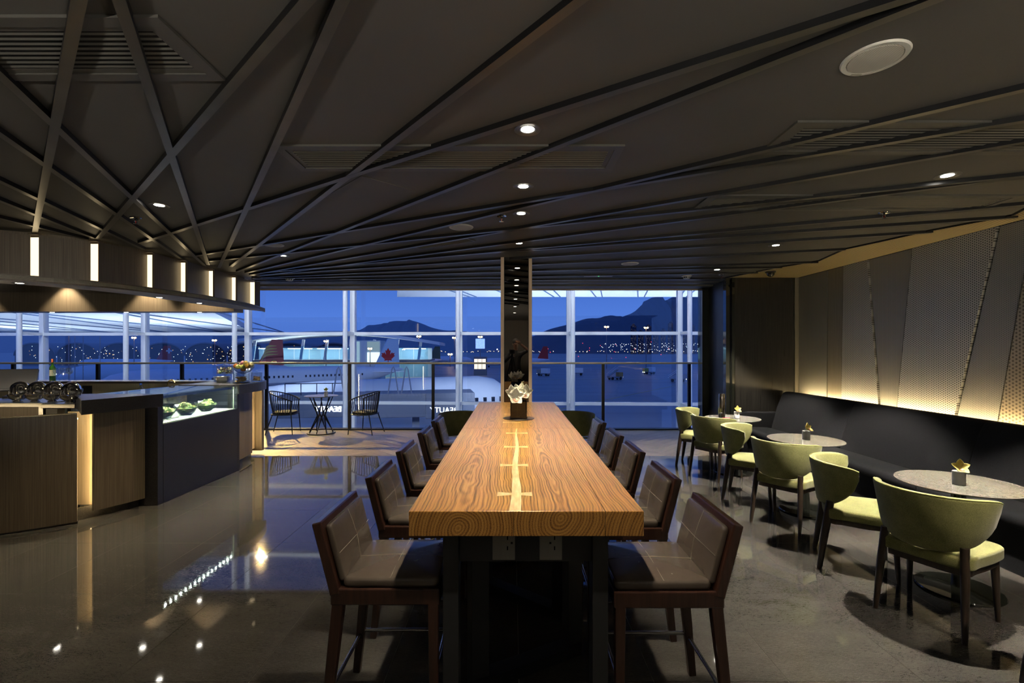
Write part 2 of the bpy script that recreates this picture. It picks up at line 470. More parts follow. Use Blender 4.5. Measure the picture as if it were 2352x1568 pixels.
# ================================================================== WALLS
wall_r = struct('wall_right', MB().box(XW+0.03,XW+0.15,-6,7.55,0,ZC), darkmetal)
perfA = hexholes(M('perforated_grey', (0.2,0.2,0.19), 0.45, metal=0.2), (0.34,0.34,0.325), (0.06,0.06,0.055), 0.024, 'YZ', (0.2,1.0))
perfB = hexholes(M('perforated_bronze', (0.2,0.18,0.14), 0.45, metal=0.2), (0.24,0.205,0.15), (0.075,0.062,0.04), 0.034, 'YZ', (0.2,1.2))
perfC = hexholes(M('perforated_dark', (0.15,0.14,0.12), 0.45, metal=0.2), (0.21,0.207,0.19), (0.07,0.068,0.06), 0.018, 'YZ', (0.6,1.4))
smoothp = grain(M('brushed_bronze_panel', (0.18,0.165,0.13), 0.38, metal=0.3), [(0.3,(0.15,0.14,0.11)),(0.7,(0.2,0.185,0.15))], (60,60,0.8), 2, 5)
BT = [7.535,6.84,6.508,6.054,5.388,4.43,4.13,3.35,2.6,1.9,1.0,0.2,-1.5,-6]
BB = [7.535,6.855,6.555,5.85,5.625,4.90,4.47,3.05,2.85,1.6,1.2,0.0,-1.5,-6]
KM = [perfC,smoothp,perfA,perfC,perfA,perfC,perfB,perfA,perfC,perfA,perfB,perfC,perfA]
zb = 0.80
for i in range(len(BT)-1):
    t0, t1, b0, b1 = BT[i]-0.011, BT[i+1]+0.011, BB[i]-0.011, BB[i+1]+0.011
    xo = XW + (0.012 if KM[i] in (perfC, smoothp) else 0.0)
    MB().add([(xo,b0,zb),(xo,b1,zb),(xo,t1,ZC-0.012),(xo,t0,ZC-0.012),(XW+0.03,b0,zb),(XW+0.03,b1,zb),(XW+0.03,t1,ZC-0.012),(XW+0.03,t0,ZC-0.012)],
             [(0,1,2,3),(7,6,5,4),(0,4,5,1),(1,5,6,2),(2,6,7,3),(3,7,4,0)]).build('panel', KM[i], wall_r)
endp = grain(M('dark_lacquer_panel', (0.02,0.018,0.016), 0.16), [(0.3,(0.014,0.013,0.012)),(0.7,(0.026,0.024,0.021))], (50,50,0.8), 2, 5)
wall_e = struct('wall_end', MB().box(3.56,4.75,7.58,8.7,0,ZC), darkmetal)
MB().box(3.575,4.52,7.55,7.58,0.02,ZC-0.01).build('panel', endp, wall_e)
MB().box(4.535,4.60,7.535,7.58,0.02,ZC-0.01).build('corner_post', smoothp, wall_e)
struct('trim_2', MB().box(3.44,3.50,7.56,7.66,0,ZC).box(3.52,3.56,7.52,7.62,0,ZC).box(3.44,3.56,8.5,8.7,0,ZC), blackgl)
struct('wall_rear', MB().box(-11,4.9,-6.1,-6,0,ZC), veneer)
struct('wall_left', MB().box(-11.1,-11,-6,10,-1,ZC), veneer)
tr = struct('trim_3', MB().box(-11,3.6,8.32,8.72,2.805,2.93), M('bulkhead_paint', (0.10,0.095,0.085), 0.45))
MB().box(-11,3.6,8.70,8.76,2.785,2.93).build('edge_lip', tanwood, tr)
MB().box(-11,3.6,8.05,8.28,2.83,2.86).build('blind_track', grillm, tr)

# ================================================================== GLASS FACADE OF THE TERMINAL
FA, FB = Vector((4.6,12.9,0)), Vector((-13.56,13.6,0))
step = (FB-FA)/6
fang = math.atan2(-step.y, -step.x)
win = thing('window_1', FA, fang); win['kind'] = 'structure'
SP = step.length
alum = M('pale_aluminium', (0.72,0.74,0.76), 0.4)
ZF = [-3.2,-1.73,0.21,2.15,4.09,6.0]
mu = MB().box(-0.065,0.065,-0.06,0.10,-3.2,6.0).mesh('mullion')
for k in range(-2, 8):
    if k < 7: link('mullion', mu, alum, win, loc=(-k*SP,0,0))
    if k > 6: continue
    for z in ZF[1:-1]:
        MB().box(-SP+0.066,-0.066,-0.05,0.06,z-0.043,z+0.043).build('transom', alum, win, loc=(-k*SP,0,0))
    for z0, z1 in zip(ZF[:-1], ZF[1:]):
        MB().box(-SP+0.066,-0.066,0.0,0.012,z0+0.044,z1-0.044).build('pane', paneg, win, loc=(-k*SP,0,0))
cme = MB().lathe([(0.062,-3.2),(0.062,6.0)], 20).mesh('column', 1)
for k in range(-1, 7):
    c = thing('window_column', FA+step*k+Vector((0.02,-0.68,0)), 0); c['kind'] = 'structure'
    link('tube_column', cme, alum, c)
    for z in (0.21, 2.15):
        MB().box(-0.03,0.03,0.05,0.62,z-0.04,z+0.04).build('bracket', alum, c)
# lower hall floor, the hall's own lamps over the void
struct('floor_hall', MB().box(-16,8,10.05,13.7,-3.6,-3.2), plankm)
struct('ceiling_hall', MB().box(-16,8,8.9,13.4,6.0,6.1), white)

# ================================================================== GLASS BALUSTRADE
bal = thing('glass_balustrade', (0,9.9,0), 0, 'frameless glass balustrade with flat bronze handrail before the airport windows', 'balustrade')
XP = [-10.5,-8.72,-6.95,-5.17,-3.42,-1.66,0.1,1.916,3.73]
MB().box(-11,3.9,-0.035,0.035,1.385,1.425).build('handrail', M('bronze_rail', (0.42,0.36,0.25), 0.3, metal=0.2), bal, bevel=0.006)
for a in XP: MB().box(a-0.03,a+0.03,-0.02,0.03,0,1.385).build('post', darkmetal, bal)
for a, b in zip(XP[:-1], XP[1:]): MB().box(a+0.033,b-0.033,-0.006,0.006,0.03,1.38).build('pane', balg, bal)
MB().box(-11,3.9,-0.03,0.03,0.0,0.028).build('base_channel', darkmetal, bal)

# ================================================================== MIRRORED COLUMN
col_ = thing('mirrored_column', (0.055,5.935,0), 0, 'floor to ceiling column faced in dark mirror between two tan wood strips', 'column')
MB().box(-0.155,0.155,0.012,0.36,0,ZC).build('core', darkmetal, col_)
MB().box(-0.15,0.15,0.0,0.011,0,ZC).build('mirror', M('smoked_mirror', (0.25,0.235,0.215), 0.01, metal=1), col_)
for s in (-1, 1): MB().box(s*0.1765-0.021,s*0.1765+0.021,-0.006,0.37,0,ZC).build('wood_strip', tanwood, col_, bevel=0.003)
# ================================================================== COMMUNAL TABLE
TT, TB = 1.012, 0.912
ringw = M('plank_wood', (0.4,0.22,0.08), 0.3, spec=0.45)
_t = N(ringw, 'TexCoord'); _mp = N(ringw, 'Mapping'); L(ringw, _t.outputs['Object'], _mp.inputs[0])
_oi = N(ringw, 'ObjectInfo')
_wn = N(ringw, 'TexNoise'); _wn.inputs['Scale'].default_value = 1.6; _wn.inputs['Detail'].default_value = 3
_wm = N(ringw, 'Mapping'); _wm.inputs['Scale'].default_value = (1.0,0.75,1.0); L(ringw, _t.outputs['Object'], _wm.inputs[0]); L(ringw, _wm.outputs[0], _wn.inputs['Vector'])
_wv = N(ringw, 'VectorMath', operation='MULTIPLY_ADD'); _wv.inputs[1].default_value = (0.15,0.0,0.16)
_ws = N(ringw, 'VectorMath', operation='SUBTRACT'); _ws.inputs[1].default_value = (0.5,0.5,0.5)
L(ringw, _wn.outputs['Color'], _ws.inputs[0]); L(ringw, _ws.outputs[0], _wv.inputs[0]); L(ringw, _t.outputs['Object'], _wv.inputs[2])
_fn = N(ringw, 'TexNoise'); _fn.inputs['Scale'].default_value = 9; _fn.inputs['Detail'].default_value = 2
_fm = N(ringw, 'Mapping'); _fm.inputs['Scale'].default_value = (1,0.3,1); L(ringw, _t.outputs['Object'], _fm.inputs[0]); L(ringw, _fm.outputs[0], _fn.inputs['Vector'])
_fa = N(ringw, 'VectorMath', operation='MULTIPLY_ADD'); _fa.inputs[1].default_value = (0.004,0,0.004)
L(ringw, _fn.outputs['Color'], _fa.inputs[0]); L(ringw, _wv.outputs[0], _fa.inputs[2])
_sx = N(ringw, 'SeparateXYZ'); L(ringw, _fa.outputs[0], _sx.inputs[0])
_r = mathn(ringw, 'SQRT', mathn(ringw, 'ADD', mathn(ringw, 'POWER', _sx.outputs[0], 2), mathn(ringw, 'POWER', _sx.outputs[2], 2)))
_k = mathn(ringw, 'MULTIPLY_ADD', mathn(ringw, 'SINE', mathn(ringw, 'MULTIPLY', _r, 520.0)), 0.5)
_k.node.inputs[2].default_value = 0.5
_k2 = mathn(ringw, 'FRACT', mathn(ringw, 'MULTIPLY', _r, 23.0))
_gn = N(ringw, 'TexNoise'); _gn.inputs['Scale'].default_value = 5; _gn.inputs['Detail'].default_value = 6
_gm = N(ringw, 'Mapping'); _gm.inputs['Scale'].default_value = (55,0.5,55); L(ringw, _t.outputs['Object'], _gm.inputs[0]); L(ringw, _gm.outputs[0], _gn.inputs['Vector'])
_v = mathn(ringw, 'ADD', mathn(ringw, 'MULTIPLY', _k, 0.20), mathn(ringw, 'ADD', mathn(ringw, 'MULTIPLY', _k2, 0.13), mathn(ringw, 'MULTIPLY', _gn.outputs['Fac'], 0.7)))
L(ringw, ramp(ringw, _v, [(0.32,(0.46,0.25,0.068)),(0.48,(0.36,0.18,0.045)),(0.60,(0.23,0.105,0.025)),(0.76,(0.05,0.021,0.006))]), bs(ringw).inputs['Base Color'])
bump(ringw, _v, 0.06, 0.0005)
sapw = grain(M('pale_sapwood', (0.62,0.42,0.2), 0.32), [(0.3,(0.55,0.38,0.17)),(0.7,(0.75,0.58,0.33))], (6,1,6), 9, 5)
tab = thing('communal_table', (0.057,1.8775,0), 0, 'long high communal table with thick grained wooden slab top and black frames', 'table')
HW, LEN, SEAM = 0.47, 4.045, 2.04
def board(name, x0, x1, y0, y1, hx, hz):
    o = MB().box(x0-hx,x1-hx,y0,y1,TB-hz,TT-hz).build(name, ringw, tab, bevel=0.0025, loc=(hx,0,hz)); return o
for (y0, y1, dx) in ((0,SEAM,0),(SEAM+0.002,LEN,0.03)):
    board('board', -HW,-0.052,y0,y1,-0.27+dx,0.945)
    board('board', -0.051,0.315,y0,y1,0.14-dx,0.985)
    board('board', 0.316,HW,y0,y1,0.62,0.90)
# pale seam and butterfly keys let into the top
seam = MB(); pts = []
random.seed(3)
for i in range(24):
    yy = 0.004+(SEAM-0.008)*i/23; w = 0.019*(1-i/23)**1.2+0.004+0.002*random.random(); cx = -0.045+0.005*math.sin(i*0.55)+0.028*i/23
    pts.append((cx, w, yy))
seam.add([(c-w,yy,TT+0.0003) for c, w, yy in pts]+[(c+w,yy,TT+0.0003) for c, w, yy in pts],
         [(i,24+i,24+i+1,i+1) for i in range(23)])
seam.build('sapwood_seam', sapw, tab)
for yy, cx, hw in ((0.228,-0.045,0.078),(0.763,-0.045,0.078),(1.27,-0.03,0.08),(1.80,-0.02,0.085),(2.36,-0.06,0.08),(2.92,-0.06,0.08),(3.45,-0.02,0.08)):
    e, c = 0.030, 0.011
    MB().prism([(cx-hw,yy-e),(cx,yy-c),(cx+hw,yy-e),(cx+hw,yy+e),(cx,yy+c),(cx-hw,yy+e)], TT-0.01, TT+0.0006).build('butterfly_key', sapw, tab)
def uframe(p, q, name='leg_frame', w=0.06, top=TB):
    """flat-bar closed frame standing between floor points p and q"""
    P, Q = Vector((*p,0)), Vector((*q,0)); m = MB(); n = (Q-P).normalized()
    for a in (P+n*w/2, Q-n*w/2): m.bar(a, a+Vector((0,0,top)), w, 0.09, up=n)
    m.bar(P+Vector((0,0,w/2)), Q+Vector((0,0,w/2)), 0.09, w); m.bar(P+Vector((0,0,top-w/2)), Q+Vector((0,0,top-w/2)), 0.09, w)
    return m.build(name, frame_m, tab)
frame_m = M('charcoal_frame', (0.03,0.032,0.035), 0.34, metal=0.3)
m = MB()
for s in (-1, 1):
    MB().box(s*0.315-0.033,s*0.315+0.033,0.10,0.19,0,TB).build('leg', frame_m, tab, bevel=0.003)
MB().box(-0.281,0.281,0.13,0.16,0.755,TB).build('apron', frame_m, tab)
for (p, q) in (((-0.25,0.42),(0.30,0.72)),((0.27,1.02),(-0.27,1.45)),((-0.27,1.75),(0.27,2.2)),((0.27,2.5),(-0.27,2.95)),((-0.27,3.2),(0.27,3.65))):
    uframe(p, q)
for s in (-1, 1): MB().box(s*0.315-0.033,s*0.315+0.033,3.8,3.89,0,TB).build('leg', frame_m, tab, bevel=0.003)
plate_m = M('grey_socket_plate', (0.22,0.215,0.2), 0.45)
for s in (-1, 1):
    k = thing('power_socket', (0.057+s*0.10+0.008,1.8775+0.129,0.833), 0, 'grey double-pin power socket plate on %s side of the table end' % ('left' if s < 0 else 'right'), 'socket', 'power sockets under the table edge')
    pp_ = MB().box(-0.048,0.048,-0.006,0,-0.07,0.07).build('plate', plate_m, k, bevel=0.002)
    MB().box(-0.012,0.044,-0.009,-0.006,-0.05,0.045).build('insert', plate_m, pp_, bevel=0.001)
    h = MB()
    for (hx, hz, w2, h2) in ((0.016,0.025,0.004,0.008),(0.016,-0.018,0.004,0.008),(0.034,0.004,0.006,0.004)):
        hx = hx if s < 0 else 0.032-hx+0.0
        h.box(hx-w2/2*1.4,hx+w2/2*1.4,-0.0096,-0.009,hz-h2,hz+h2)
    h.build('pin_holes', voidm, pp_)

# ================================================================== BAR STOOLS
mahog = grain(M('mahogany', (0.07,0.03,0.02), 0.3, coat=0.3), [(0.3,(0.022,0.009,0.006)),(0.7,(0.05,0.02,0.013))], (20,20,1.2), 3, 5)
leather = grain(M('taupe_leather', (0.12,0.095,0.075), 0.33, spec=0.6, coat=0.15), [(0.3,(0.072,0.058,0.047)),(0.7,(0.088,0.071,0.058))], ns=9, detail=6, bmp=0.1, dist=0.002, rough=(0.2,0.3))
thread = M('pale_thread', (0.22,0.19,0.15), 0.7)
def make_stool():
    t = thing('bar_stool')
    W_ = 0.225
    for s in (-1, 1):
        m = MB(); m.bar((s*0.215,-0.265,0),(s*0.2,-0.205,0.585),0.034,0.036,(0,1,0),0.044,0.05)
        m.build('rear_leg', mahog, t, bevel=0.004)
        MB().bar((s*0.212,0.205,0),(s*0.203,0.20,0.585),0.034,0.034,(0,1,0),0.044,0.044).build('front_leg', mahog, t, bevel=0.004)
    MB().box(-W_,W_,-0.235,0.228,0.575,0.645).build('seat_frame', mahog, t, bevel=0.006)
    _pl = MB().pillow(rrect(-W_+0.012,W_-0.012,-0.19,0.222,0.025), 0.640, 0.684, 0.018, 0.012)
    sc_ = _pl.build('seat_cushion', leather, t, smooth=50)
    th = MB().tube([(0,-0.185,0.6875),(0,-0.1,0.6925),(0,0.0,0.697),(0,0.12,0.6925),(0,0.218,0.685)], 0.0011, 5)
    th.tube([(-0.21,0.015,0.6855),(-0.1,0.015,0.6925),(0,0.015,0.697),(0.1,0.015,0.6925),(0.21,0.015,0.6855)], 0.0011, 5)
    th.build('stitching', thread, sc_)
    # reclined back: wooden shell with a leather pad let into its inner face
    a = math.atan2(0.08, 0.31)
    bk = MB().box(-0.23,0.23,-0.02,0.022,0,0.315)
    bk.xf(Matrix.Translation((0,-0.215,0.62)) @ Matrix.Rotation(a,4,'X')).build('back_frame', mahog, t, bevel=0.006)
    pd = MB().pillow(rrect(-0.205,0.205,0.035,0.290,0.02), 0.0, 0.030, 0.012, 0.010)
    Mx = Matrix.Translation((0,-0.215,0.62)) @ Matrix.Rotation(a,4,'X') @ Matrix.Translation((0,0.020,0)) @ Matrix(((1,0,0,0),(0,0,1,0),(0,1,0,0),(0,0,0,1)))
    bp_ = pd.xf(Mx).build('back_pad', leather, t, smooth=50)
    th = MB().tube([(-0.203,0.16,0.0335),(-0.1,0.16,0.0385),(0,0.16,0.0425),(0.1,0.16,0.0385),(0.203,0.16,0.0335)], 0.0011, 5)
    th.tube([(0,0.037,0.030),(0,0.1,0.0385),(0,0.16,0.0425),(0,0.23,0.0385),(0,0.287,0.030)], 0.0011, 5)
    th.xf(Mx).build('back_stitching', thread, bp_)
    for s in (-1, 1):
        MB().tube([(s*0.209,-0.24,0.215),(s*0.209,0.203,0.215)], 0.0095, 10).build('foot_rail', steel, t, smooth=1)
    MB().tube([(-0.21,-0.243,0.20),(0.21,-0.243,0.20)], 0.0095, 10).build('foot_rail', steel, t, smooth=1)
    MB().tube([(-0.21,0.203,0.26),(0.21,0.203,0.26)], 0.0095, 10).build('foot_rail', steel, t, smooth=1)
    return t
stool0 = make_stool()
ordl = ['nearest to the camera', 'second from the camera', 'middle one', 'second from the column', 'nearest the column']
used = False
for side, X, ys in (('left', -0.535, (2.215,2.93,3.64,4.42,5.13)), ('right', 0.655, (2.19,2.90,3.62,4.27,5.02))):
    for k, yy in enumerate(ys):
        o = stool0 if not used else copy_tree(stool0); used = True
        o.location = (X, yy, 0); o.rotation_euler = (0, 0, R(-90) if side == 'left' else R(90))
        tag(o, 'brown leather stool %s of the long table, %s' % (side, ordl[k]), 'stool', 'leather bar stools at the communal table')

# ================================================================== GREEN CHAIRS
green = M('olive_green_fabric', (0.28,0.29,0.06), 0.85, sheen=0.25)
_c = coords(green, (1,1,1)); _w = N(green, 'TexNoise'); _w.inputs['Scale'].default_value = 330; _w.inputs['Detail'].default_value = 2; L(green, _c, _w.inputs['Vector'])
_w2 = N(green, 'TexNoise'); _w2.inputs['Scale'].default_value = 14; L(green, _c, _w2.inputs['Vector'])
_v = mathn(green, 'ADD', mathn(green, 'MULTIPLY', _w.outputs['Fac'], 0.75), mathn(green, 'MULTIPLY', _w2.outputs['Fac'], 0.25))
L(green, ramp(green, _v, [(0.35,(0.135,0.138,0.038)),(0.65,(0.29,0.287,0.11))]), bs(green).inputs['Base Color'])
bump(green, _w.outputs['Fac'], 0.35, 0.0015)
piping = M('green_piping', (0.42,0.43,0.14), 0.8)
darkleg = grain(M('dark_walnut_legs', (0.03,0.02,0.015), 0.35), [(0.3,(0.018,0.012,0.009)),(0.7,(0.04,0.026,0.018))], (20,20,1.5), 3, 4)
def make_green_chair():
    t = thing('green_chair')
    def plan(u, off):
        # centre line of the wrap-around back seen from above (u from -1 to 1)
        a = u*R(82); rx, ry = 0.282-off, 0.262-off
        return (rx*math.sin(a)*(1.0), -0.015-ry*math.cos(a)*1.0 + 0.02*u*u)
    rs, top_in, top_out = [], [], []
    NU = 30
    for i in range(NU+1):
        u = -1+2*i/NU; e = abs(u)
        h = 0.275*max(0.0, 1-e**2.8)**0.62+0.07
        zt = 0.812-0.006*e*e-0.022*e**10; zbm = zt-h
        th = 0.024*(0.55+0.45*max(0.0,1-e**8))
        lean = 0.05
        ring = []
        for k in range(16):
            a = 2*PI*k/16
            cz = math.sin(a); cn = math.cos(a)
            rr = min(th, h/2)
            zc = (zt-rr if cz > 0 else zbm+rr)+cz*rr*(1 if abs(cz) > 1e-6 else 0)
            zfrac = (zc-0.5)/0.32
            off = cn*th-lean*(zfrac-0.5)*1.0
            x_, y_ = plan(u, off)
            ring.append((x_, y_, zc))
        rs.append(ring)
        xo, yo = plan(u, -th*0.75-lean*((zt-0.5)/0.32-0.5)); top_out.append((xo, yo, zt-0.004))
    bk_ = MB().rings(rs).build('backrest', green, t, smooth=70)
    MB().tube(top_out, 0.003, 6).build('piping', piping, bk_, smooth=1)
    seat = spline([(-0.19,-0.225,0),(0.19,-0.225,0),(0.235,-0.1,0),(0.255,0.12,0),(0.235,0.225,0),(0.12,0.255,0),(-0.12,0.255,0),(-0.235,0.225,0),(-0.255,0.12,0),(-0.235,-0.1,0),(-0.19,-0.225,0)], 4)[:-1]
    MB().pillow([(p.x,p.y) for p in seat], 0.392, 0.468, 0.016, 0.010).build('seat', green, t, smooth=60)
    sf = [(p.x*0.92, p.y*0.92) for p in seat]
    MB().prism(sf, 0.355, 0.393).build('seat_frame', darkleg, t)
    for s in (-1, 1):
        pr = spline([(s*0.218,-0.27,0),(s*0.208,-0.235,0.25),(s*0.198,-0.207,0.45),(s*0.195,-0.196,0.52)], 4)
        m = MB(); rr = []
        for i, p in enumerate(pr):
            f = i/(len(pr)-1); a, b = 0.013+0.009*math.sin(min(1,f*1.5)*PI*0.6), 0.016+0.012*math.sin(min(1,f*1.4)*PI*0.6)
            rr.append([(p.x+a*math.cos(2*PI*k/10), p.y+b*math.sin(2*PI*k/10), p.z) for k in range(10)])
        m.rings(rr).build('rear_leg', darkleg, t, smooth=60)
        m = MB(); rr = []
        for i in range(6):
            f = i/5; z = 0.39*f; a = 0.013+0.01*f
            rr.append([(s*(0.222-0.012*f)+a*math.cos(2*PI*k/10), 0.205-0.02*f+a*math.sin(2*PI*k/10), z) for k in range(10)])
        m.rings(rr).build('front_leg', darkleg, t, smooth=60)
    return t
gc0 = make_green_chair()
gcs = [((2.447,2.84),28.6,'olive green chair nearest to the camera, back to the camera, at the round table'),
       ((2.44,3.765),-29,'olive green chair just behind the nearest one, turned sideways towards the same round table'),
       ((2.45,4.39),36,'olive green chair with its back to the camera at the middle round table'),
       ((2.47,5.43),-34,'olive green chair turned sideways on the far side of the middle round table'),
       ((2.474,6.08),31,'olive green chair with its back to the camera at the farthest round table'),
       ((2.49,7.0),-31,'farthest olive green chair in the row, nearest to the window'),
       ((2.44,2.15),-29,'olive green chair cut off by the right edge of the picture'),
       ((-0.80,6.62),-62,'olive green chair half hidden at far left end of the communal table'),
       ((0.93,6.62),-118,'olive green chair half hidden at far right end of the communal table')]
for k, ((x, y), a, lab) in enumerate(gcs):
    o = gc0 if k == 0 else copy_tree(gc0)
    d = Vector((math.cos(R(a)), math.sin(R(a))))
    o.location = (x+d.x*0.27, y+d.y*0.27, 0); o.rotation_euler = (0, 0, R(a-90))
    tag(o, lab, 'chair', 'olive green upholstered chairs')

# ================================================================== ROUND CAFE TABLES
marble = grain(M('grey_marble', (0.35,0.32,0.28), 0.12), [(0.3,(0.15,0.14,0.122)),(0.55,(0.18,0.168,0.147)),(0.66,(0.205,0.19,0.168)),(0.8,(0.27,0.255,0.225))], ns=60, detail=4, distort=0.2)
ct0 = thing('cafe_table')
MB().lathe([(0,0.712),(0.24,0.712),(0.335,0.728),(0.35,0.734),(0.352,0.738),(0.348,0.7415),(0,0.7415)], 64).build('tabletop', marble, ct0, smooth=30)
MB().lathe([(0,0.70),(0.12,0.70),(0.12,0.7115),(0,0.7115)], 24).build('top_plate', darkmetal, ct0)
MB().lathe([(0.045,0.02),(0.04,0.05),(0.04,0.70)], 24).build('pedestal', blackgl, ct0, smooth=1)
MB().lathe([(0,0),(0.235,0),(0.24,0.006),(0.235,0.014),(0.06,0.026),(0,0.026)], 48).build('base', blackgl, ct0, smooth=1)
CT = [(3.10,3.265,'nearest to the camera'),(3.04,4.875,'in the middle of the row'),(3.02,6.44,'farthest away, carrying a steel flask')]
for k, (x, y, w) in enumerate(CT):
    o = ct0 if k == 0 else copy_tree(ct0)
    o.location = (x, y, 0); tag(o, 'round grey marble cafe table %s' % w, 'table', 'round cafe tables along the bench')

# ================================================================== BANQUETTE
charc = grain(M('charcoal_fabric', (0.02,0.021,0.024), 0.95, spec=0.15), [(0.3,(0.0055,0.0057,0.007)),(0.7,(0.013,0.0135,0.0155))], (1,1,1), 260, 3, 0.3, 0.001)
bench = thing('banquette_bench', (0,0,0), 0, 'long charcoal upholstered wall bench with high padded back along the lit wall', 'bench')
YS = [7.42,5.87,4.26,2.65,1.05,-0.5]
def yprism(name, prof, y0, y1, mat, parent, r=0.012, **k):
    rs = []
    cx = sum(p[0] for p in prof)/len(prof); cz = sum(p[1] for p in prof)/len(prof)
    for yy, ins in ((y0,r),(y0+r*0.3,r*0.3),(y0+r,0),(y1-r,0),(y1-r*0.3,r*0.3),(y1,r)):
        rs.append([(p[0]+(cx-p[0])*ins/0.25, yy, p[1]+(cz-p[1])*ins/0.25) for p in prof])
    return MB().rings(rs).build(name, mat, parent, smooth=45, **k)
backp = [(4.09,0.44),(4.105,0.5),(4.18,0.78),(4.255,0.965),(4.275,1.0),(4.31,1.018),(4.36,1.02),(4.42,1.015),(4.44,0.98),(4.44,0.44)]
seatp = [(3.68,0.36),(3.66,0.39),(3.66,0.43),(3.675,0.452),(3.72,0.462),(4.02,0.455),(4.10,0.44),(4.10,0.36)]
for a, b in zip(YS[:-1], YS[1:]):
    yprism('back_cushion', backp, b+0.001, a-0.001, charc, bench)
    yprism('seat_cushion', seatp, b+0.001, a-0.001, charc, bench)
MB().box(3.74,4.44,-0.5,7.45,0.0,0.36).build('plinth', charc, bench)
yprism('armrest', [(3.60,0.02),(3.585,0.3),(3.585,0.62),(3.6,0.67),(3.64,0.69),(4.2,0.69),(4.25,0.66),(4.25,0.02)], 7.425, 7.54, charc, bench)
MB().box(4.46,4.475,-0.45,7.4,0.95,0.97).build('light_strip', ledw, bench)
MB().box(4.445,4.46,-0.45,7.4,0.44,0.985).build('light_housing', darkmetal, bench)
# ================================================================== BAR COUNTERS
def sheet(pts, z0, z1, th):
    """upright curved sheet that follows a plan curve, th thick towards the left of its direction"""
    a = [(p[0],p[1]) for p in pts]; b = offset2(a, th); m = MB(); n = len(a)
    vs = [(*p,z0) for p in a]+[(*p,z1) for p in a]+[(*p,z0) for p in b]+[(*p,z1) for p in b]
    fs = []
    for i in range(n-1):
        fs += [(i,i+1,n+i+1,n+i),(2*n+i+1,2*n+i,3*n+i,3*n+i+1),(n+i,n+i+1,3*n+i+1,3*n+i),(i+1,i,2*n+i,2*n+i+1)]
    fs += [(0,n,3*n,2*n),(n-1,2*n+n-1,3*n+n-1,n+n-1)]
    return m.add(vs, fs)
# low curved front with the working bench behind it
cf = thing('curved_bar_front', (0,0,0), 0, 'curved dark wood bar front at the left edge with bright metal top rim', 'bar front')
cv = spline([(-7.0,4.02,0),(-5.8,3.93,0),(-5.1,3.98,0),(-4.555,4.183,0),(-4.14,4.475,0)], 8)
sheet(cv, 0.03, 1.055, 0.03).build('panel', veneer, cf, smooth=1)
sheet(cv, 1.0552, 1.064, 0.034).build('metal_rim', M('brass_rim', (0.75,0.6,0.33), 0.22, metal=1), cf, smooth=1)
sheet(offset2(cv, 0.05), 0.0, 0.03, 0.02).build('plinth', stone, cf, smooth=1)
sheet(offset2(cv[6:], 0.045), 1.0, 1.012, 0.012).build('light_strip', glow('rim_led', (1.0,0.78,0.45), 16), cf)

wb = thing('steel_workbench', (0,0,0), 0, 'stainless steel serving bench behind the curved bar front', 'workbench')
MB().box(-7.2,-4.62,4.60,5.06,1.105,1.147).build('worktop', steel, wb, bevel=0.004)
MB().box(-7.2,-4.63,4.66,5.04,0.0,1.10).build('cabinet', veneer, wb)
MB().box(-4.62,-4.575,4.585,4.88,0.0,1.147).build('corner_post', steel, wb, bevel=0.003)
MB().prism([(-4.57,4.56),(-4.24,4.56),(-4.57,4.885)], 1.10, 1.140).build('side_worktop', steel, wb, bevel=0.004)
MB().prism([(-4.56,4.6),(-4.45,4.6),(-4.45,4.68),(-4.56,4.82)], 0.2, 1.09).build('side_cabinet', darkmetal, wb)

# stone-topped counter with the lit recess
sc = thing('stone_counter', (0,0,0), 0, 'black stone counter with thick top, wood front panel and glowing vertical recess', 'counter')
top1 = [(-4.05,4.42),(-3.99,4.57),(-3.92,4.76),(-3.85,4.96),(-3.80,5.125),(-4.60,5.125),(-4.71,5.07)]
MB().prism(top1, 1.052, 1.19).build('worktop', stone, sc, bevel=0.003)
MB().box(-4.45,-3.802,5.045,5.124,0,1.0515).build('end_slab', stone, sc, bevel=0.003)
p2 = spline([(-4.108,4.615,0),(-4.045,4.74,0),(-3.975,4.88,0),(-3.918,5.02,0)], 4)
sheet(p2, 0.085, 1.051, 0.03).build('front_panel', veneer, sc, smooth=1)
sheet(offset2([(-4.19,4.53),(-4.10,4.70),(-3.97,4.9),(-3.935,5.02)], 0.07), 0.0, 0.12, 0.03).build('plinth', granite, sc)
MB().prism([(-4.44,4.70),(-4.09,4.70),(-4.09,4.72),(-4.44,4.72)], 0.12, 1.05).build('recess_panel', lightwood, sc)
MB().box(-4.146,-4.136,4.668,4.676,0.12,1.04).build('light_strip', ledw, sc)

# chilled display
ds = thing('display_case', (0,0,0), 0, 'chilled glass display case on black stone base holding salad bowls', 'display case')
MB().box(-4.6,-3.80,5.127,6.505,0,0.858).build('base', stone, ds, bevel=0.002)
MB().box(-3.812,-3.80,5.13,6.50,0.862,1.168).build('front_pane', caseg, ds)
MB().box(-4.6,-3.80,5.13,6.50,1.170,1.182).build('top_pane', caseg, ds)
MB().box(-4.6,-4.588,5.13,6.50,0.862,1.168).build('rear_pane', caseg, ds)
MB().box(-4.58,-3.82,5.14,6.49,0.859,0.868).build('shelf', M('white_tray', (0.8,0.82,0.78), 0.4), ds)
_lr = MB().box(-3.84,-3.815,5.14,6.48,1.160,1.168).build('light_rail', steel, ds)
_lm = MB().box(-0.007,0.007,-0.009,0.009,-0.008,0.0).mesh('led')
for k in range(16): link('led', _lm, ledc, _lr, loc=(-3.828,5.2+0.081*k,1.1595))
MB().box(-3.8125,-3.8115,5.14,6.48,1.140,1.168).build('light_shield', steel, ds)
MB().box(-3.81,-3.80,6.42,6.43,0.862,1.168).build('pane_joint', M('pale_edge', (0.6,0.75,0.65), 0.2), ds)
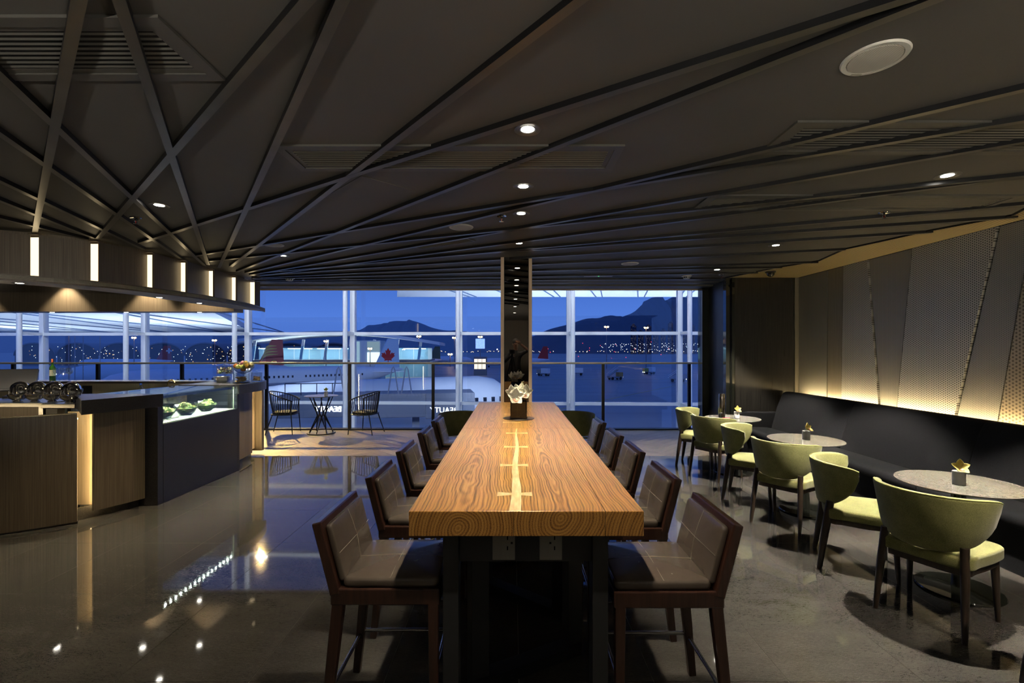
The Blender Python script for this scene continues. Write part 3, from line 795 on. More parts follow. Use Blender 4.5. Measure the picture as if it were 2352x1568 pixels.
for k in range(4): MB().box(-4.45+0.0*k,-3.95,5.2+0.1*k,5.28+0.1*k,0.8685,0.874+0.004*(k%2)).build('tray', white, ds)
salg = grain(M('salad_green', (0.2,0.35,0.06), 0.6), [(0.3,(0.10,0.22,0.03)),(0.5,(0.34,0.45,0.10)),(0.7,(0.65,0.66,0.32))], ns=40, detail=4)
salr = grain(M('salad_mixed', (0.2,0.25,0.08), 0.6), [(0.3,(0.07,0.15,0.03)),(0.5,(0.25,0.36,0.09)),(0.62,(0.40,0.12,0.09)),(0.75,(0.7,0.66,0.45))], ns=42, detail=4)
bowl_me = MB().lathe([(0,0.0),(0.055,0.0),(0.09,0.035),(0.12,0.085),(0.132,0.125),(0.129,0.125),(0.116,0.087),(0.087,0.040),(0.053,0.006),(0,0.006)], 28).mesh('bowl', 1)
def salad(seed, m):
    random.seed(seed); b = MB()
    for i in range(70):
        a, r = random.uniform(0,2*PI), 0.105*math.sqrt(random.random()); z = 0.07+0.07*(1-(r/0.11)**2)+random.uniform(-0.012,0.016)
        s = random.uniform(0.012,0.026); q = Matrix.Translation((r*math.cos(a),r*math.sin(a),z)) @ Matrix.Rotation(random.uniform(0,6),4,'Z') @ Matrix.Rotation(random.uniform(-1,1),4,'X')
        b.add([q @ Vector(p) for p in ((-s,-s*0.5,0),(0,-s*0.6,s*0.3),(s,-s*0.4,0),(s,s*0.5,0.004),(0,s*0.7,s*0.4),(-s,s*0.5,0))], [(0,1,4,5),(1,2,3,4)])
    b.lathe([(0,0.012),(0.08,0.04),(0.108,0.085),(0.06,0.115),(0,0.13)], 16)
    return b.build('salad', m, None, smooth=50)
for k, (x, y, m, lab) in enumerate(((-4.02,5.42,salr,'glass bowl of mixed salad nearest the counter end'),(-4.02,5.80,salr,'glass bowl of red and green mixed salad in display case'),(-4.02,6.18,salg,'glass bowl of pale shredded lettuce in display case'))):
    t = thing('salad_bowl', (x,y,0.869), 0, lab, 'salad bowl', 'salad bowls in the display case')
    link('bowl', bowl_me, thing_glass, t)
    s = salad(k+5, m); s.parent = t; s['kind'] = 'stuff'

# far end of the counter
ec = thing('end_counter', (0,0,0), 0, 'far end of the bar counter, stone top over wood panel and glowing edge', 'counter')
top2 = [(p.x,p.y) for p in spline([(-3.775,6.508,0),(-3.765,6.75,0),(-3.79,7.1,0),(-3.86,7.38,0),(-3.95,7.56,0)], 4)]+[(-4.62,7.60),(-4.62,6.508)]
MB().prism(top2, 1.06, 1.19).build('worktop', stone, ec, bevel=0.003)
MB().box(-4.5,-3.802,6.508,6.56,0,1.058).build('end_slab', stone, ec, bevel=0.003)
sheet([(-3.90,6.60),(-3.935,6.9),(-3.975,7.12),(-4.01,7.26)], 0.09, 1.058, 0.03).build('front_panel', veneer, ec)
sheet([(-3.95,6.6),(-3.985,6.9),(-4.02,7.12),(-4.06,7.32)], 0.0, 0.10, 0.04).build('plinth', granite, ec)
MB().box(-4.17,-4.13,7.20,7.545,0.10,1.058).build('recess_panel', lightwood, ec)
MB().box(-4.075,-4.065,7.30,7.31,0.11,1.05).build('light_strip', ledw, ec)
MB().box(-4.22,-4.02,7.555,7.62,0.06,1.058).build('edge_panel', veneer, ec)

bb = thing('back_bar', (0,0,0), 0, 'wood fronted back bar ledge running behind the bottle and wine glasses', 'back bar')
MB().box(-10,-4.65,7.30,7.58,0,1.155).build('front', lightwood, bb)
MB().box(-10,-4.63,7.26,7.62,1.156,1.19).build('ledge', steel, bb, bevel=0.003)
MB().box(-8.6,-4.65,6.6,7.25,0.88,0.92).build('worktop', steel, bb)
for k, a in enumerate((-7.1,-6.87,-6.66)): MB().box(a,a+0.14,7.285,7.299,0.98,1.12).build('niche', voidm, bb)

# ================================================================== CANOPY OVER THE BAR
cn = thing('bar_canopy', (0,0,0), 0, 'curved wood canopy over the bar with glowing vertical slots', 'canopy')
SF = spline([(-7.5,3.75,0),(-6.0,3.78,0),(-5.2,3.90,0),(-4.55,4.18,0),(-4.09,4.65,0),(-3.91,5.12,0),(-3.80,5.6,0),(-3.77,6.2,0),(-3.81,6.9,0),(-3.98,7.58,0)], 6)
SI = spline([(-7.5,4.35,0),(-6.0,4.3,0),(-4.95,4.48,0),(-4.58,4.81,0),(-4.36,5.36,0),(-4.32,6.0,0),(-4.30,6.6,0),(-4.22,7.1,0),(-4.12,7.36,0),(-4.05,7.58,0)], 6)
n = len(SF); m = MB()
vs = [(p.x,p.y,2.30) for p in SF]+[(p.x,p.y,2.30) for p in SI]+[(p.x,p.y,2.335) for p in SF]+[(p.x,p.y,2.335) for p in SI]
fs = []
for i in range(n-1): fs += [(i,i+1,n+i+1,n+i),(2*n+i,3*n+i,3*n+i+1,2*n+i+1),(i,2*n+i,2*n+i+1,i+1),(n+i,n+i+1,3*n+i+1,3*n+i)]
fs += [(0,n,3*n,2*n),(n-1,3*n-1,4*n-1,2*n-1)]
m.add(vs, fs).build('soffit', grain(M('soffit_veneer', (0.4,0.36,0.29), 0.5), [(0.3,(0.48,0.44,0.36)),(0.7,(0.6,0.55,0.45))], (3,3,3), 3, 4), cn)
sheet([(p.x,p.y) for p in SF], 2.285, 2.345, 0.014).build('soffit_edge', veneer, cn, smooth=1)
# fascia: overlapping panels, each followed by a recessed light slot
ST = [(-5.75,4.02),(-4.647,4.617),(-4.31,4.897),(-4.157,5.449),(-4.107,5.93),(-4.148,6.54),(-4.17,7.115),(-4.164,7.60)]
ZT = 2.79
for i in range(len(ST)-1):
    a, b = Vector((*ST[i],0)), Vector((*ST[i+1],0)); d = (b-a).normalized(); nn = Vector((-d.y,d.x,0)); Lc = (b-a).length
    sw = min(0.085, Lc*0.22)
    q = b+Vector((-0.08,0.0,0)); d = (q-a).normalized(); nn = Vector((-d.y,d.x,0))
    def P4(p0, p1, o0, o1): return [(p0+nn*o0)[:2], (p1+nn*o0)[:2], (p1+nn*o1)[:2], (p0+nn*o1)[:2]]
    MB().prism(P4(a, q, -0.012, 0.012), 2.336, ZT).build('fascia_panel', veneer, cn)
    MB().box(q.x,b.x,b.y,b.y+0.012,2.35,ZT-0.02).build('light_slot', strip, cn)
    MB().box(q.x,b.x+0.012,b.y-0.03,b.y+0.012,ZT,ZT+0.012).build('slot_head', veneer, cn)
MB().prism([(-4.164,7.605),(-4.15,7.605),(-4.12,7.69),(-4.16,7.69)], 2.336, ZT).build('fascia_panel', veneer, cn)
sheet(offset2([Vector((*p,0)) for p in ST], 0.16), 2.336, ZC, 0.02).build('fascia_core', veneer, cn)
MB().box(-10,-4.32,7.30,7.56,2.27,ZC).build('rear_bulkhead', veneer, cn)
# ================================================================== CEILING FITTINGS
dl_ring = MB().lathe([(0.043,0.004),(0.05,-0.002),(0.072,-0.005),(0.075,0.0)], 32).mesh('trim_ring', 1)
dl_lens = MB().lathe([(0,-0.0015),(0.036,-0.0015)], 24).mesh('lens')
dl_cup = MB().lathe([(0.036,-0.001),(0.044,-0.003)], 24).mesh('cup')
trimm = M('downlight_trim', (0.14,0.13,0.11), 0.35, metal=0.4)
cupm = M('downlight_cup', (0.75,0.74,0.72), 0.2, metal=0.6)
def downlight(x, y, z, label, energy, col=(1,0.86,0.66), angle=76, blend=0.5, group='recessed ceiling downlights', sc=1.0, aim=(0,0), radius=0.028):
    t = thing('downlight', (x,y,z), 0, label, 'downlight', group)
    t.scale = (sc,sc,sc)
    link('trim_ring', dl_ring, trimm, t); link('cup', dl_cup, cupm, t); link('lens', dl_lens, lensm, t)
    if energy: spot(t, energy, col, angle, blend, radius, (0,0,-0.012/sc), (R(aim[0]),R(aim[1]),0))
    return t
CEN = [(1212,297,'nearest of the four downlights in line over the communal table'),(1202,428,'second of the four downlights over the communal table'),
       (1197,490,'third of the four downlights over the communal table'),(1192,558,'downlight over the communal table closest to the column')]
for (a, b, lab) in CEN:
    x, y = ce(a, b); downlight(x, y, ZC, lab, 190, (1,0.86,0.64), 62, 0.8)
for (a, b, lab, e) in ((2176,403,'bright downlight over the nearest cafe table',560),(1782,563,'downlight over the middle cafe table',560),(1647,619,'downlight over the farthest cafe table',520)):
    x, y = ce(a, b); downlight(x, y, ZC, lab, e, (1,0.9,0.74), 76, 0.3, radius=0.02)
for (a, b, lab, e) in ((366,471,'downlight between the ceiling battens above the bar front',130),(650,587,'downlight beside a round speaker left of the column',170),(770,635,'downlight above the black window chairs',200)):
    x, y = ce(a, b); downlight(x, y, ZC, lab, e, (1,0.8,0.5), 84, 0.5)
for _i, (x, y, e) in enumerate(((-2.87,1.9,50),(-2.87,-0.1,90),(0.08,1.2,70),(0.08,-0.6,120),(2.96,1.45,190),(2.96,-0.4,350),(0.08,-2.6,300),(-2.9,-2.6,300),(2.96,-2.6,350))):
    downlight(x, y, ZC, 'recessed ceiling downlight behind the camera, %s' % ['over the left aisle','far left','over the near table end','over the photographer','over the right aisle','far right','at the middle of the rear','at the left of the rear','at the right of the rear'][_i], e, (1,0.85,0.64), 84, 0.5, 'downlights out of the picture')
# in the canopy soffit and rear bulkhead
for (a, b, lab) in ((45,650,'soffit downlight at the far left of the bar canopy'),(366,683,'soffit downlight in the middle of the bar canopy'),(458,696,'soffit downlight right of the middle of the bar canopy')):
    x, y = ce(a, b, 2.30); downlight(x, y, 2.30, lab, 110, (1,0.85,0.6), 100, 0.6, 'downlights in the bar canopy', 0.8)
for (a, lab) in ((120,'left one of the downlights under the rear edge of the canopy'),(290,'middle one of the downlights under the rear edge of the canopy'),(458,'right one of the downlights under the rear edge of the canopy')):
    y = 7.40; downlight((a-CX)/F*y, y, 2.268, lab, 110, (1,0.85,0.6), 110, 0.6, 'downlights in the bar canopy', 0.8)

for k, a in enumerate((-8.3,-6.9,-5.6,-4.75)):
    downlight(a, 7.13, ZC, 'downlight inside the canopy coffer washing the rear bulkhead, %s' % ['far left one','left one','middle one','right one'][k], 90, (1,0.82,0.55), 90, 0.5, 'downlights in the bar canopy')
spk_rim = MB().lathe([(0,-0.001),(0.094,-0.001),(0.096,-0.008),(0.113,-0.008),(0.118,-0.002),(0.118,0)], 48).mesh('rim', 1)
spk_gr = MB().lathe([(0,-0.011),(0.05,-0.0105),(0.092,-0.0085),(0.0945,-0.003)], 48).mesh('mesh_cover', 1)
cream = M('cream_plastic', (0.86,0.82,0.72), 0.45)
meshm = hexholes(M('speaker_mesh', (0.4,0.36,0.3), 0.5), (0.75,0.7,0.6), (0.4,0.37,0.3), 0.006, 'XY', (0.5,1.2), 0.1)
SPK = [(2009,133,'largest round cream ceiling speaker at the upper right'),(1059,521,'round cream ceiling speaker left of the row of downlights'),(627,561,'round cream ceiling speaker near the bar canopy'),(1447,605,'round cream ceiling speaker right of the mirrored column')]
for k, (a, b, lab) in enumerate(SPK):
    x, y = ce(a, b); t = thing('ceiling_speaker', (x,y,ZC), 0, lab, 'speaker', 'round ceiling speakers')
    link('rim', spk_rim, cream, t); link('mesh_cover', spk_gr, meshm, t)
    MB().box(-0.022,0.022,0.097,0.108,-0.0088,-0.0078).build('name_plate', M('cream_badge_%d' % k, (0.5,0.46,0.37), 0.4), t)
def sprinkler(a, b, lab):
    x, y = ce(a, b, ZC-0.03); t = thing('sprinkler_head', (x,y,ZC), 0, lab, 'sprinkler', 'ceiling sprinkler heads')
    MB().lathe([(0.016,-0.004),(0.042,-0.010),(0.045,-0.003),(0.043,0)], 24).build('escutcheon', chrome, t, smooth=1)
    MB().tube([(0,0,0),(0,0,-0.03)], 0.009, 10).build('body', chrome, t)
    m = MB()
    for s in (-1, 1): m.tube([(s*0.010,0,-0.028),(s*0.014,0,-0.04),(s*0.004,0,-0.052)], 0.0025, 6)
    m.build('frame_arms', chrome, t); MB().tube([(0,0,-0.03),(0,0,-0.052)], 0.003, 6).build('bulb', M('red_bulb', (0.5,0.05,0.03), 0.2), t)
    MB().lathe([(0,-0.054),(0.02,-0.054),(0.02,-0.056),(0,-0.056)], 16).build('deflector', chrome, t)
for s in ((312,507,'chrome sprinkler head between the battens near the bar canopy'),(1152,502,'chrome sprinkler head left of the downlights over the table'),(2031,495,'chrome sprinkler head near the padded wall'),(697,640,'chrome sprinkler head beside the left smoke detector'),(1658,635,'chrome sprinkler head beside the dome camera')): sprinkler(*s)
for (a, b, lab) in ((665,642,'white smoke detector above the left window'),(1577,637,'white smoke detector above the right window')):
    x, y = ce(a, b, ZC-0.03); t = thing('smoke_detector', (x,y,ZC), 0, lab, 'smoke detector', 'ceiling smoke detectors')
    MB().lathe([(0.08,0),(0.08,-0.012),(0.066,-0.016),(0.062,-0.022)], 32).build('base', white, t, smooth=1)
    MB().lathe([(0.058,-0.022),(0.052,-0.044),(0.04,-0.05),(0,-0.05)], 32).build('chamber', white, t, smooth=1)
    m = MB()
    for k in range(10):
        a_ = 2*PI*k/10; m.box(0,0.001,-0.009,0.009,-0.041,-0.026); 
        m.v[-8:] = [tuple(Matrix.Rotation(a_,3,'Z') @ Vector((v[0]+0.0565,v[1],v[2]))) for v in m.v[-8:]]
    m.build('vent_slots', voidm, t)
x, y = ce(1375, 633); t = thing('emergency_light', (x,y,ZC), 0, 'flat white emergency light panel right of the column', 'emergency light')
MB().box(-0.22,0.22,-0.07,0.07,-0.008,0).build('plate', white, t, bevel=0.002)
for s in (-1, 1): MB().lathe([(0.035,-0.010),(0.04,-0.008)], 20, (s*0.12,0,0)).lathe([(0,-0.0095),(0.035,-0.0095)],20,(s*0.12,0,0)).build('lens', cream, t)
MB().box(-0.008,0.008,-0.008,0.008,-0.0095,-0.008).build('indicator', glow('green_indicator', (0.1,1,0.2), 3), t)
x, y = ce(1770, 622); t = thing('dome_camera', (x,y,ZC), 0, 'black dome security camera beside the gold ceiling band', 'camera')
MB().lathe([(0,0),(0.075,0),(0.075,-0.02),(0.065,-0.03),(0,-0.03)], 28).build('housing', darkmetal, t, smooth=1)
MB().lathe([(0.055,-0.031),(0.052,-0.055),(0.035,-0.078),(0,-0.088)], 28).build('dome', blackgl, t, smooth=1)
MB().tube([(-0.075,0,-0.008),(-0.35,0.03,-0.008),(-0.62,0.05,-0.008)], 0.006, 8).build('cable', grillm, t)

# ================================================================== UPLIGHTERS ADDED BEHIND THE CAMERA TO BRIGHTEN THE CEILING
for k, (x, y) in enumerate(((-2.0,-1.5),(2.2,-1.5))):
    t = thing('fill_uplighter', (x,y,0), 0, 'tall uplighter floor lamp behind the camera, %s one' % ('left','right')[k], 'floor lamp', 'uplighter floor lamps')
    MB().lathe([(0,0),(0.15,0),(0.15,0.012),(0.03,0.03),(0,0.03)], 32).build('base', darkmetal, t, smooth=1)
    MB().tube([(0,0,0.03),(0,0,1.68)], 0.014, 12).build('pole', darkmetal, t, smooth=1)
    MB().lathe([(0.02,1.68),(0.08,1.70),(0.15,1.76),(0.147,1.76),(0.078,1.704),(0,1.69)], 32).build('bowl_shade', white, t, smooth=1)
    MB().lathe([(0,1.700),(0.04,1.71),(0.05,1.735),(0.03,1.755),(0,1.76)], 20).build('bulb', lensm, t, smooth=1)
    l = bpy.data.lights.new('lamp_light', 'POINT'); l.energy = 155; l.color = (1,0.93,0.8); l.shadow_soft_size = 0.012
    o = bpy.data.objects.new('lamp_light', l); COL.objects.link(o); o.parent = t; o.location = (0,0,1.776)

# ================================================================== FLOWERS
petal_y = grain(M('yellow_petal', (0.75,0.6,0.12), 0.5), [(0.3,(0.72,0.55,0.10)),(0.7,(0.85,0.74,0.28))], ns=6, detail=3)
petal_w = grain(M('cream_petal', (0.8,0.74,0.5), 0.5), [(0.3,(0.90,0.84,0.60)),(0.7,(0.95,0.92,0.78))], ns=6, detail=3)
lipm = grain(M('orchid_lip', (0.7,0.4,0.25), 0.5), [(0.4,(0.8,0.66,0.35)),(0.55,(0.45,0.06,0.08))], ns=30, detail=2)
leafm = M('stem_green', (0.12,0.2,0.04), 0.5)
def petal_mesh(Ln, Wd, curl):
    def fn(u, v):
        w = Wd*(math.sin(PI*min(1,0.08+0.92*u)**0.85))**0.8*0.5
        s = (v-0.5)*2
        return (s*w, Ln*u, curl*u*u+0.25*Wd*s*s*math.sin(PI*u))
    return MB().grid(fn, 8, 6).mesh('petal', 1)
PM = [petal_mesh(1,0.74,0.35), petal_mesh(1,0.62,0.2), petal_mesh(1,0.86,0.5)]
LIP = MB().grid(lambda u, v: ((v-0.5)*0.5*math.sin(PI*(0.15+0.8*u)), 0.1+0.45*u, 0.32*math.sin(PI*0.75*u)+0.5*(v-0.5)**2), 6, 6).mesh('lip', 1)
def bloom(loc, size, rx, rz, label, pm, group):
    t = thing('orchid_bloom', loc, 0, label, 'flower', group)
    t.rotation_euler = (rx, 0, rz); t.scale = (size,)*3
    for k, a in enumerate((90, 162, 234, 306, 18)):
        p = link('petal', PM[k % 3], pm, t, solid=0.02); p.rotation_euler = (R(18), 0, R(a-90)); p.location = (0,0,0.02)
    l = link('lip', LIP, lipm, t, solid=0.02); l.rotation_euler = (0,0,R(180)); l.location = (0,0.02,0.08)
    MB().tube([(0,0,0.02),(0,-0.12,0.22),(0,-0.2,0.34)], [0.06,0.07,0.04], 8).build('column', pm, t, smooth=1)
    MB().tube([(0,0,0),(0,-0.08,-0.25),(0.0,-0.2,-0.42)], 0.035, 6).build('stem', leafm, t)
    return t
cup_me = MB().lathe([(0,0),(0.033,0),(0.036,0.003),(0.036,0.088),(0.034,0.09),(0.033,0.088),(0.033,0.07),(0,0.07)], 32).mesh('cup', 1)
for (x, y, z, w, rz) in ((3.06,3.22,0.7417,'nearest',-0.3),(3.04,4.86,0.7417,'middle',0.5),(3.06,6.40,0.7417,'farthest',0.2)):
    t = thing('flower_pot', (x,y,z), 0, 'small white ceramic pot on the %s round cafe table' % w, 'pot', 'white pots on the cafe tables')
    link('cup', cup_me, ceramic, t)
    MB().lathe([(0,0.072),(0.032,0.072)], 16).build('moss', leafm, t)
    bloom((x,y,z+0.112), 0.062, R(62), rz, 'yellow orchid bloom in the pot on the %s cafe table' % w, petal_y, 'yellow orchids on the cafe tables')
# vase on the long table
VX, VY = 0.062, 4.49
va = thing('cube_vase', (VX,VY,TT+0.001), 0, 'black glass cube vase on a thin tray in the middle of the communal table', 'vase')
MB().prism(rrect(-0.078,0.078,-0.078,0.078,0.012), 0.014, 0.165).build('body', blackgl, va, smooth=30)
MB().prism(rrect(-0.082,0.082,-0.082,0.082,0.012), 0.004, 0.014).build('glass_foot', thing_glass, va)
MB().lathe([(0,0),(0.15,0),(0.152,0.002),(0.15,0.004),(0,0.004)], 36).build('tray', M('dark_tray', (0.03,0.022,0.016), 0.3), va, smooth=1)
for k, (dx, dy, dz, s, rx, rz) in enumerate(((-0.095,-0.02,0.235,0.088,60,0.7),(-0.035,-0.075,0.215,0.086,72,0.12),(0.035,0.02,0.26,0.075,48,-0.1),(0.095,-0.03,0.245,0.085,62,-0.5),(-0.01,0.06,0.265,0.07,25,2.6),(0.06,0.08,0.235,0.07,50,-2.4))):
    bloom((VX+dx*0.85,VY+dy,TT+dz-0.012), s*1.12, R(rx), rz, 'cream orchid bloom in the black vase, ' + ['far left one','lower front one','upper middle one','right front one','at the back','at the back right'][k], petal_w, 'cream orchids in the black vase')
for k, pts in enumerate(([(0,0,0.16),(0.02,0.0,0.24),(-0.05,0.0,0.30),(-0.06,0.02,0.22),(-0.03,0.02,0.26)],[(0.02,0,0.16),(0.03,0.01,0.27),(0.045,0,0.33),(0.03,0.01,0.345),(0.055,0.01,0.355)],[(0.01,0,0.16),(0.05,-0.03,0.26),(0.02,-0.03,0.29),(0,-0.02,0.25)])):
    w = MB().tube(spline(pts, 6), 0.0022, 6).build('curly_twig', M('pale_twig_%d' % k, (0.4,0.42,0.2), 0.6), None, smooth=1, loc=(VX,VY,TT))
    tag(w, 'thin curly twig in the black vase, ' + ['looping left','tallest one','looping right'][k], 'twig', 'curly twigs in the black vase')

# ================================================================== ON THE FARTHEST CAFE TABLE
fk = thing('steel_flask', (2.90,6.50,0.7417), 0, 'tall steel vacuum flask standing on the farthest cafe table', 'flask')
br = M('bronze_steel', (0.33,0.29,0.25), 0.18, metal=1)
MB().lathe([(0,0),(0.042,0),(0.044,0.006),(0.044,0.24),(0.040,0.252)], 28).build('body', br, fk, smooth=1)
MB().lathe([(0.041,0.253),(0.041,0.315),(0.036,0.325),(0,0.328)], 28).build('cap', br, fk, smooth=1)
pn = thing('pen_stand', (2.83,6.38,0.7417), 0, 'small black pen holder in front of the steel flask', 'pen holder')
MB().lathe([(0,0),(0.025,0),(0.025,0.008),(0.006,0.012),(0.006,0.05)], 16).build('stand', darkmetal, pn, smooth=1)
MB().tube([(0,0,0.05),(-0.012,0,0.07),(0.018,0,0.075)], 0.008, 8).build('clip', darkmetal, pn)
for k, (x, y, a, c) in enumerate(((2.80,6.33,8,(0.7,0.12,0.08)),(2.76,6.36,-6,(0.75,0.5,0.1)),(2.72,6.38,3,(0.02,0.02,0.03)),(2.92,6.40,-12,(0.4,0.03,0.1)))):
    p = thing('pen', (x,y,0.7475), R(a), ['red','amber','black','crimson'][k]+' pen lying on the farthest cafe table', 'pen', 'pens beside the flask')
    MB().tube([(-0.05,0,0),(0.045,0,0)], 0.0045, 8).build('barrel', M('pen_%d' % k, c, 0.3), p, smooth=1)
    MB().tube([(0.0455,0,0),(0.06,0,0)], [0.004,0.001], 8).build('tip', darkmetal, p)

# ================================================================== BLACK WINDOW CHAIRS AND TABLE
blk = M('black_powder_coat', (0.008,0.008,0.009), 0.4)
cush = M('black_cushion', (0.012,0.011,0.011), 0.85)
def make_win_chair():
    t = thing('spindle_chair')
    # forward is +Y; rail is high at the back and falls towards the arms
    def rail(a):
        f = 0.5*(1+math.cos(a))                      # 1 at the back, 0 at the arm fronts
        c = (abs(a)/R(128))
        return Vector((0.305*math.sin(a)*(1.0+0.02*c), 0.02-0.285*math.cos(a)+0.04*c, 0.66+0.19*(1-c**1.6)))
    def seat(a):
        c = (abs(a)/R(128))
        return Vector((0.25*math.sin(a), 0.02-0.215*math.cos(a)+0.03*c, 0.40))
    A = [R(-128+256*i/40) for i in range(41)]
    MB().tube([rail(a) for a in A], 0.012, 8).build('top_rail', blk, t, smooth=1)
    ring = rrect(-0.255,0.255,-0.2,0.25,0.16, 6)
    MB().tube([(p[0],p[1],0.395) for p in ring], 0.012, 8, closed=True).build('seat_ring', blk, t, smooth=1)
    MB().prism(rrect(-0.245,0.245,-0.19,0.24,0.15,6), 0.392, 0.402).build('seat_plate', blk, t)
    MB().pillow(rrect(-0.235,0.235,-0.18,0.235,0.14,6), 0.402, 0.445, 0.018, 0.012).build('seat_cushion', cush, t, smooth=1)
    for i in range(27):
        if True:
            a = R(-124+248*i/26); p, q = seat(a), rail(a)
            MB().tube([p, p.lerp(q,0.5)+(Vector((p.x,p.y,0))*0.04), q], 0.0068, 6).build('spindle', blk, t, smooth=1)
    for sx in (-1, 1):
        MB().tube([(sx*0.245,0.215,0.655),(sx*0.25,0.215,0.40),(sx*0.262,0.245,0)], [0.012,0.012,0.009], 8).build('front_leg', blk, t, smooth=1)
        MB().tube([(sx*0.17,-0.16,0.40),(sx*0.235,-0.275,0)], [0.012,0.009], 8).build('rear_leg', blk, t, smooth=1)
    return t
wc = make_win_chair(); wc.location = (-4.62,9.52,0); wc.rotation_euler = (0,0,R(-90+8)); tag(wc, 'black spindle back armchair left of the small window table', 'armchair', 'black spindle armchairs by the window')
w2 = copy_tree(wc); w2.location = (-2.95,9.52,0); w2.rotation_euler = (0,0,R(90-14)); tag(w2, 'black spindle back armchair right of the small window table', 'armchair', 'black spindle armchairs by the window')
wt = thing('window_table', (-3.86,9.52,0), 0, 'small round table on an hourglass of black struts by the window', 'table')
MB().lathe([(0,0.735),(0.22,0.735),(0.315,0.748),(0.325,0.756),(0.32,0.76),(0,0.76)], 40).build('tabletop', marble, wt, smooth=30)
MB().lathe([(0,0),(0.27,0),(0.275,0.008),(0.27,0.02),(0,0.02)], 40).build('base', blk, wt, smooth=1)
for k in range(8):
    a = 2*PI*k/8; b = a+R(70)
    MB().tube([(0.24*math.cos(a),0.24*math.sin(a),0.02),(0.075*math.cos((a+b)/2),0.075*math.sin((a+b)/2),0.36),(0.22*math.cos(b),0.22*math.sin(b),0.735)], [0.010,0.014,0.009], 6).build('strut', blk, wt, smooth=1)
t = thing('flower_pot', (-3.74,9.46,0.7605), 0, 'small white pot on the window table', 'pot')
link('cup', cup_me, ceramic, t); MB().lathe([(0,0.072),(0.032,0.072)], 16).build('moss', leafm, t)
bloom((-3.74,9.46,0.87), 0.055, R(50), 0.2, 'yellow green orchid bloom in the pot on the window table', grain(M('green_petal', (0.4,0.42,0.06), 0.5), [(0.3,(0.3,0.33,0.03)),(0.7,(0.6,0.55,0.1))], ns=5), None)

# ================================================================== ON THE BAR
for k, x in enumerate((-4.97,-4.797,-4.623,-4.45)):
    zt = 1.1475 if k < 3 else 1.1475
    y = 4.73
    t = thing('chafing_dish', (x,y,zt if x < -4.62 else 1.1405), R(20), 'round polished steel serving dish with tilted lid, %s on the bar' % ['leftmost','second from left','third from left','rightmost'][k], 'serving dish', 'steel serving dishes on the bar')
    MB().lathe([(0,0.0),(0.045,0.0),(0.05,0.006),(0.035,0.012),(0.05,0.018),(0.085,0.04),(0.1,0.075),(0.102,0.08),(0.097,0.078),(0.08,0.045),(0.045,0.025),(0,0.022)], 28).build('bowl', chrome, t, smooth=1)
    m = MB().lathe([(0.1,0.0),(0.098,0.02),(0.085,0.055),(0.055,0.085),(0.02,0.097),(0,0.099),(0,0.096),(0.053,0.081),(0.082,0.053),(0.095,0.02),(0.097,0.0)], 28)
    m.xf(Matrix.Translation((0.0,0.07,0.135)) @ Matrix.Rotation(R(-58),4,'X') @ Matrix.Translation((0,0,-0.03))).build('lid', chrome, t, smooth=1)
    MB().tube([(-0.1,0.02,0.075),(-0.108,0.05,0.11),(-0.1,0.075,0.14)], 0.006, 8).build('hinge', chrome, t, smooth=1); MB().tube([(0.1,0.02,0.075),(0.108,0.05,0.11),(0.1,0.075,0.14)], 0.006, 8).build('hinge', chrome, t, smooth=1); t.scale = (0.79,0.79,0.92)
    MB().tube([(-0.03,-0.1,0.076),(-0.025,-0.125,0.085),(0.025,-0.125,0.085),(0.03,-0.1,0.076)], 0.005, 8).build('handle', chrome, t, smooth=1)
t = thing('till_screen', (-5.42,5.12,1.148), R(30), 'tilted grey touch screen of a till at the left edge of the bar', 'till screen')
m = MB().box(-0.17,0.17,-0.018,0.018,0,0.25); m.xf(Matrix.Translation((0,0,0.075)) @ Matrix.Rotation(R(-24),4,'X')).build('housing', M('grey_plastic', (0.12,0.12,0.125), 0.4), t, bevel=0.006)
m = MB().box(-0.15,0.15,-0.0205,-0.0185,0.02,0.23); m.xf(Matrix.Translation((0,0,0.075)) @ Matrix.Rotation(R(-24),4,'X')).build('screen', M('grey_screen', (0.16,0.16,0.17), 0.15), t)
MB().box(-0.09,0.09,-0.02,0.14,0,0.02).build('foot', darkmetal, t, bevel=0.004)
MB().bar((0,0.06,0.02),(0,0.05,0.16),0.06,0.03).build('neck', darkmetal, t)
ZL = 1.1905
t = thing('wine_bottle', (-7.27,7.44,ZL), 0, 'green wine bottle with white label on the back bar', 'bottle')
MB().lathe([(0,0),(0.036,0),(0.038,0.004),(0.038,0.2),(0.03,0.225),(0.015,0.245),(0.0135,0.31)], 24).build('body', M('green_glass', (0.03,0.12,0.02), 0.05, trans=0.6), t, smooth=1)
MB().lathe([(0.0145,0.285),(0.0145,0.335),(0.014,0.343),(0,0.344)], 20).build('foil_cap', M('orange_foil', (0.6,0.17,0.06), 0.35), t, smooth=1)
MB().lathe([(0.0385,0.075),(0.0385,0.17)], 24).build('label_sleeve', M('paper_label', (0.75,0.74,0.66), 0.6), t, smooth=1)
for k, (x, y) in enumerate(((-7.19,7.42),(-7.085,7.42),(-7.05,7.50),(-6.985,7.42))):
    t = thing('wine_glass', (x,y,ZL), 0, 'stemmed wine glass on the back bar, '+['left one beside the bottle','second from the bottle','at the back of the group','farthest from the bottle'][k], 'wine glass', 'wine glasses on the back bar')
    MB().lathe([(0,0),(0.034,0.0),(0.033,0.003),(0.006,0.008),(0.004,0.02),(0.004,0.085),(0.01,0.095)], 24).build('stem', thing_glass, t, smooth=1)
    MB().lathe([(0.0,0.0955),(0.012,0.096),(0.035,0.118),(0.043,0.15),(0.041,0.18),(0.036,0.2),(0.0355,0.2),(0.0405,0.18),(0.0422,0.15),(0.034,0.119),(0.011,0.098),(0,0.0975)], 24).build('bowl', thing_glass, t, smooth=1)
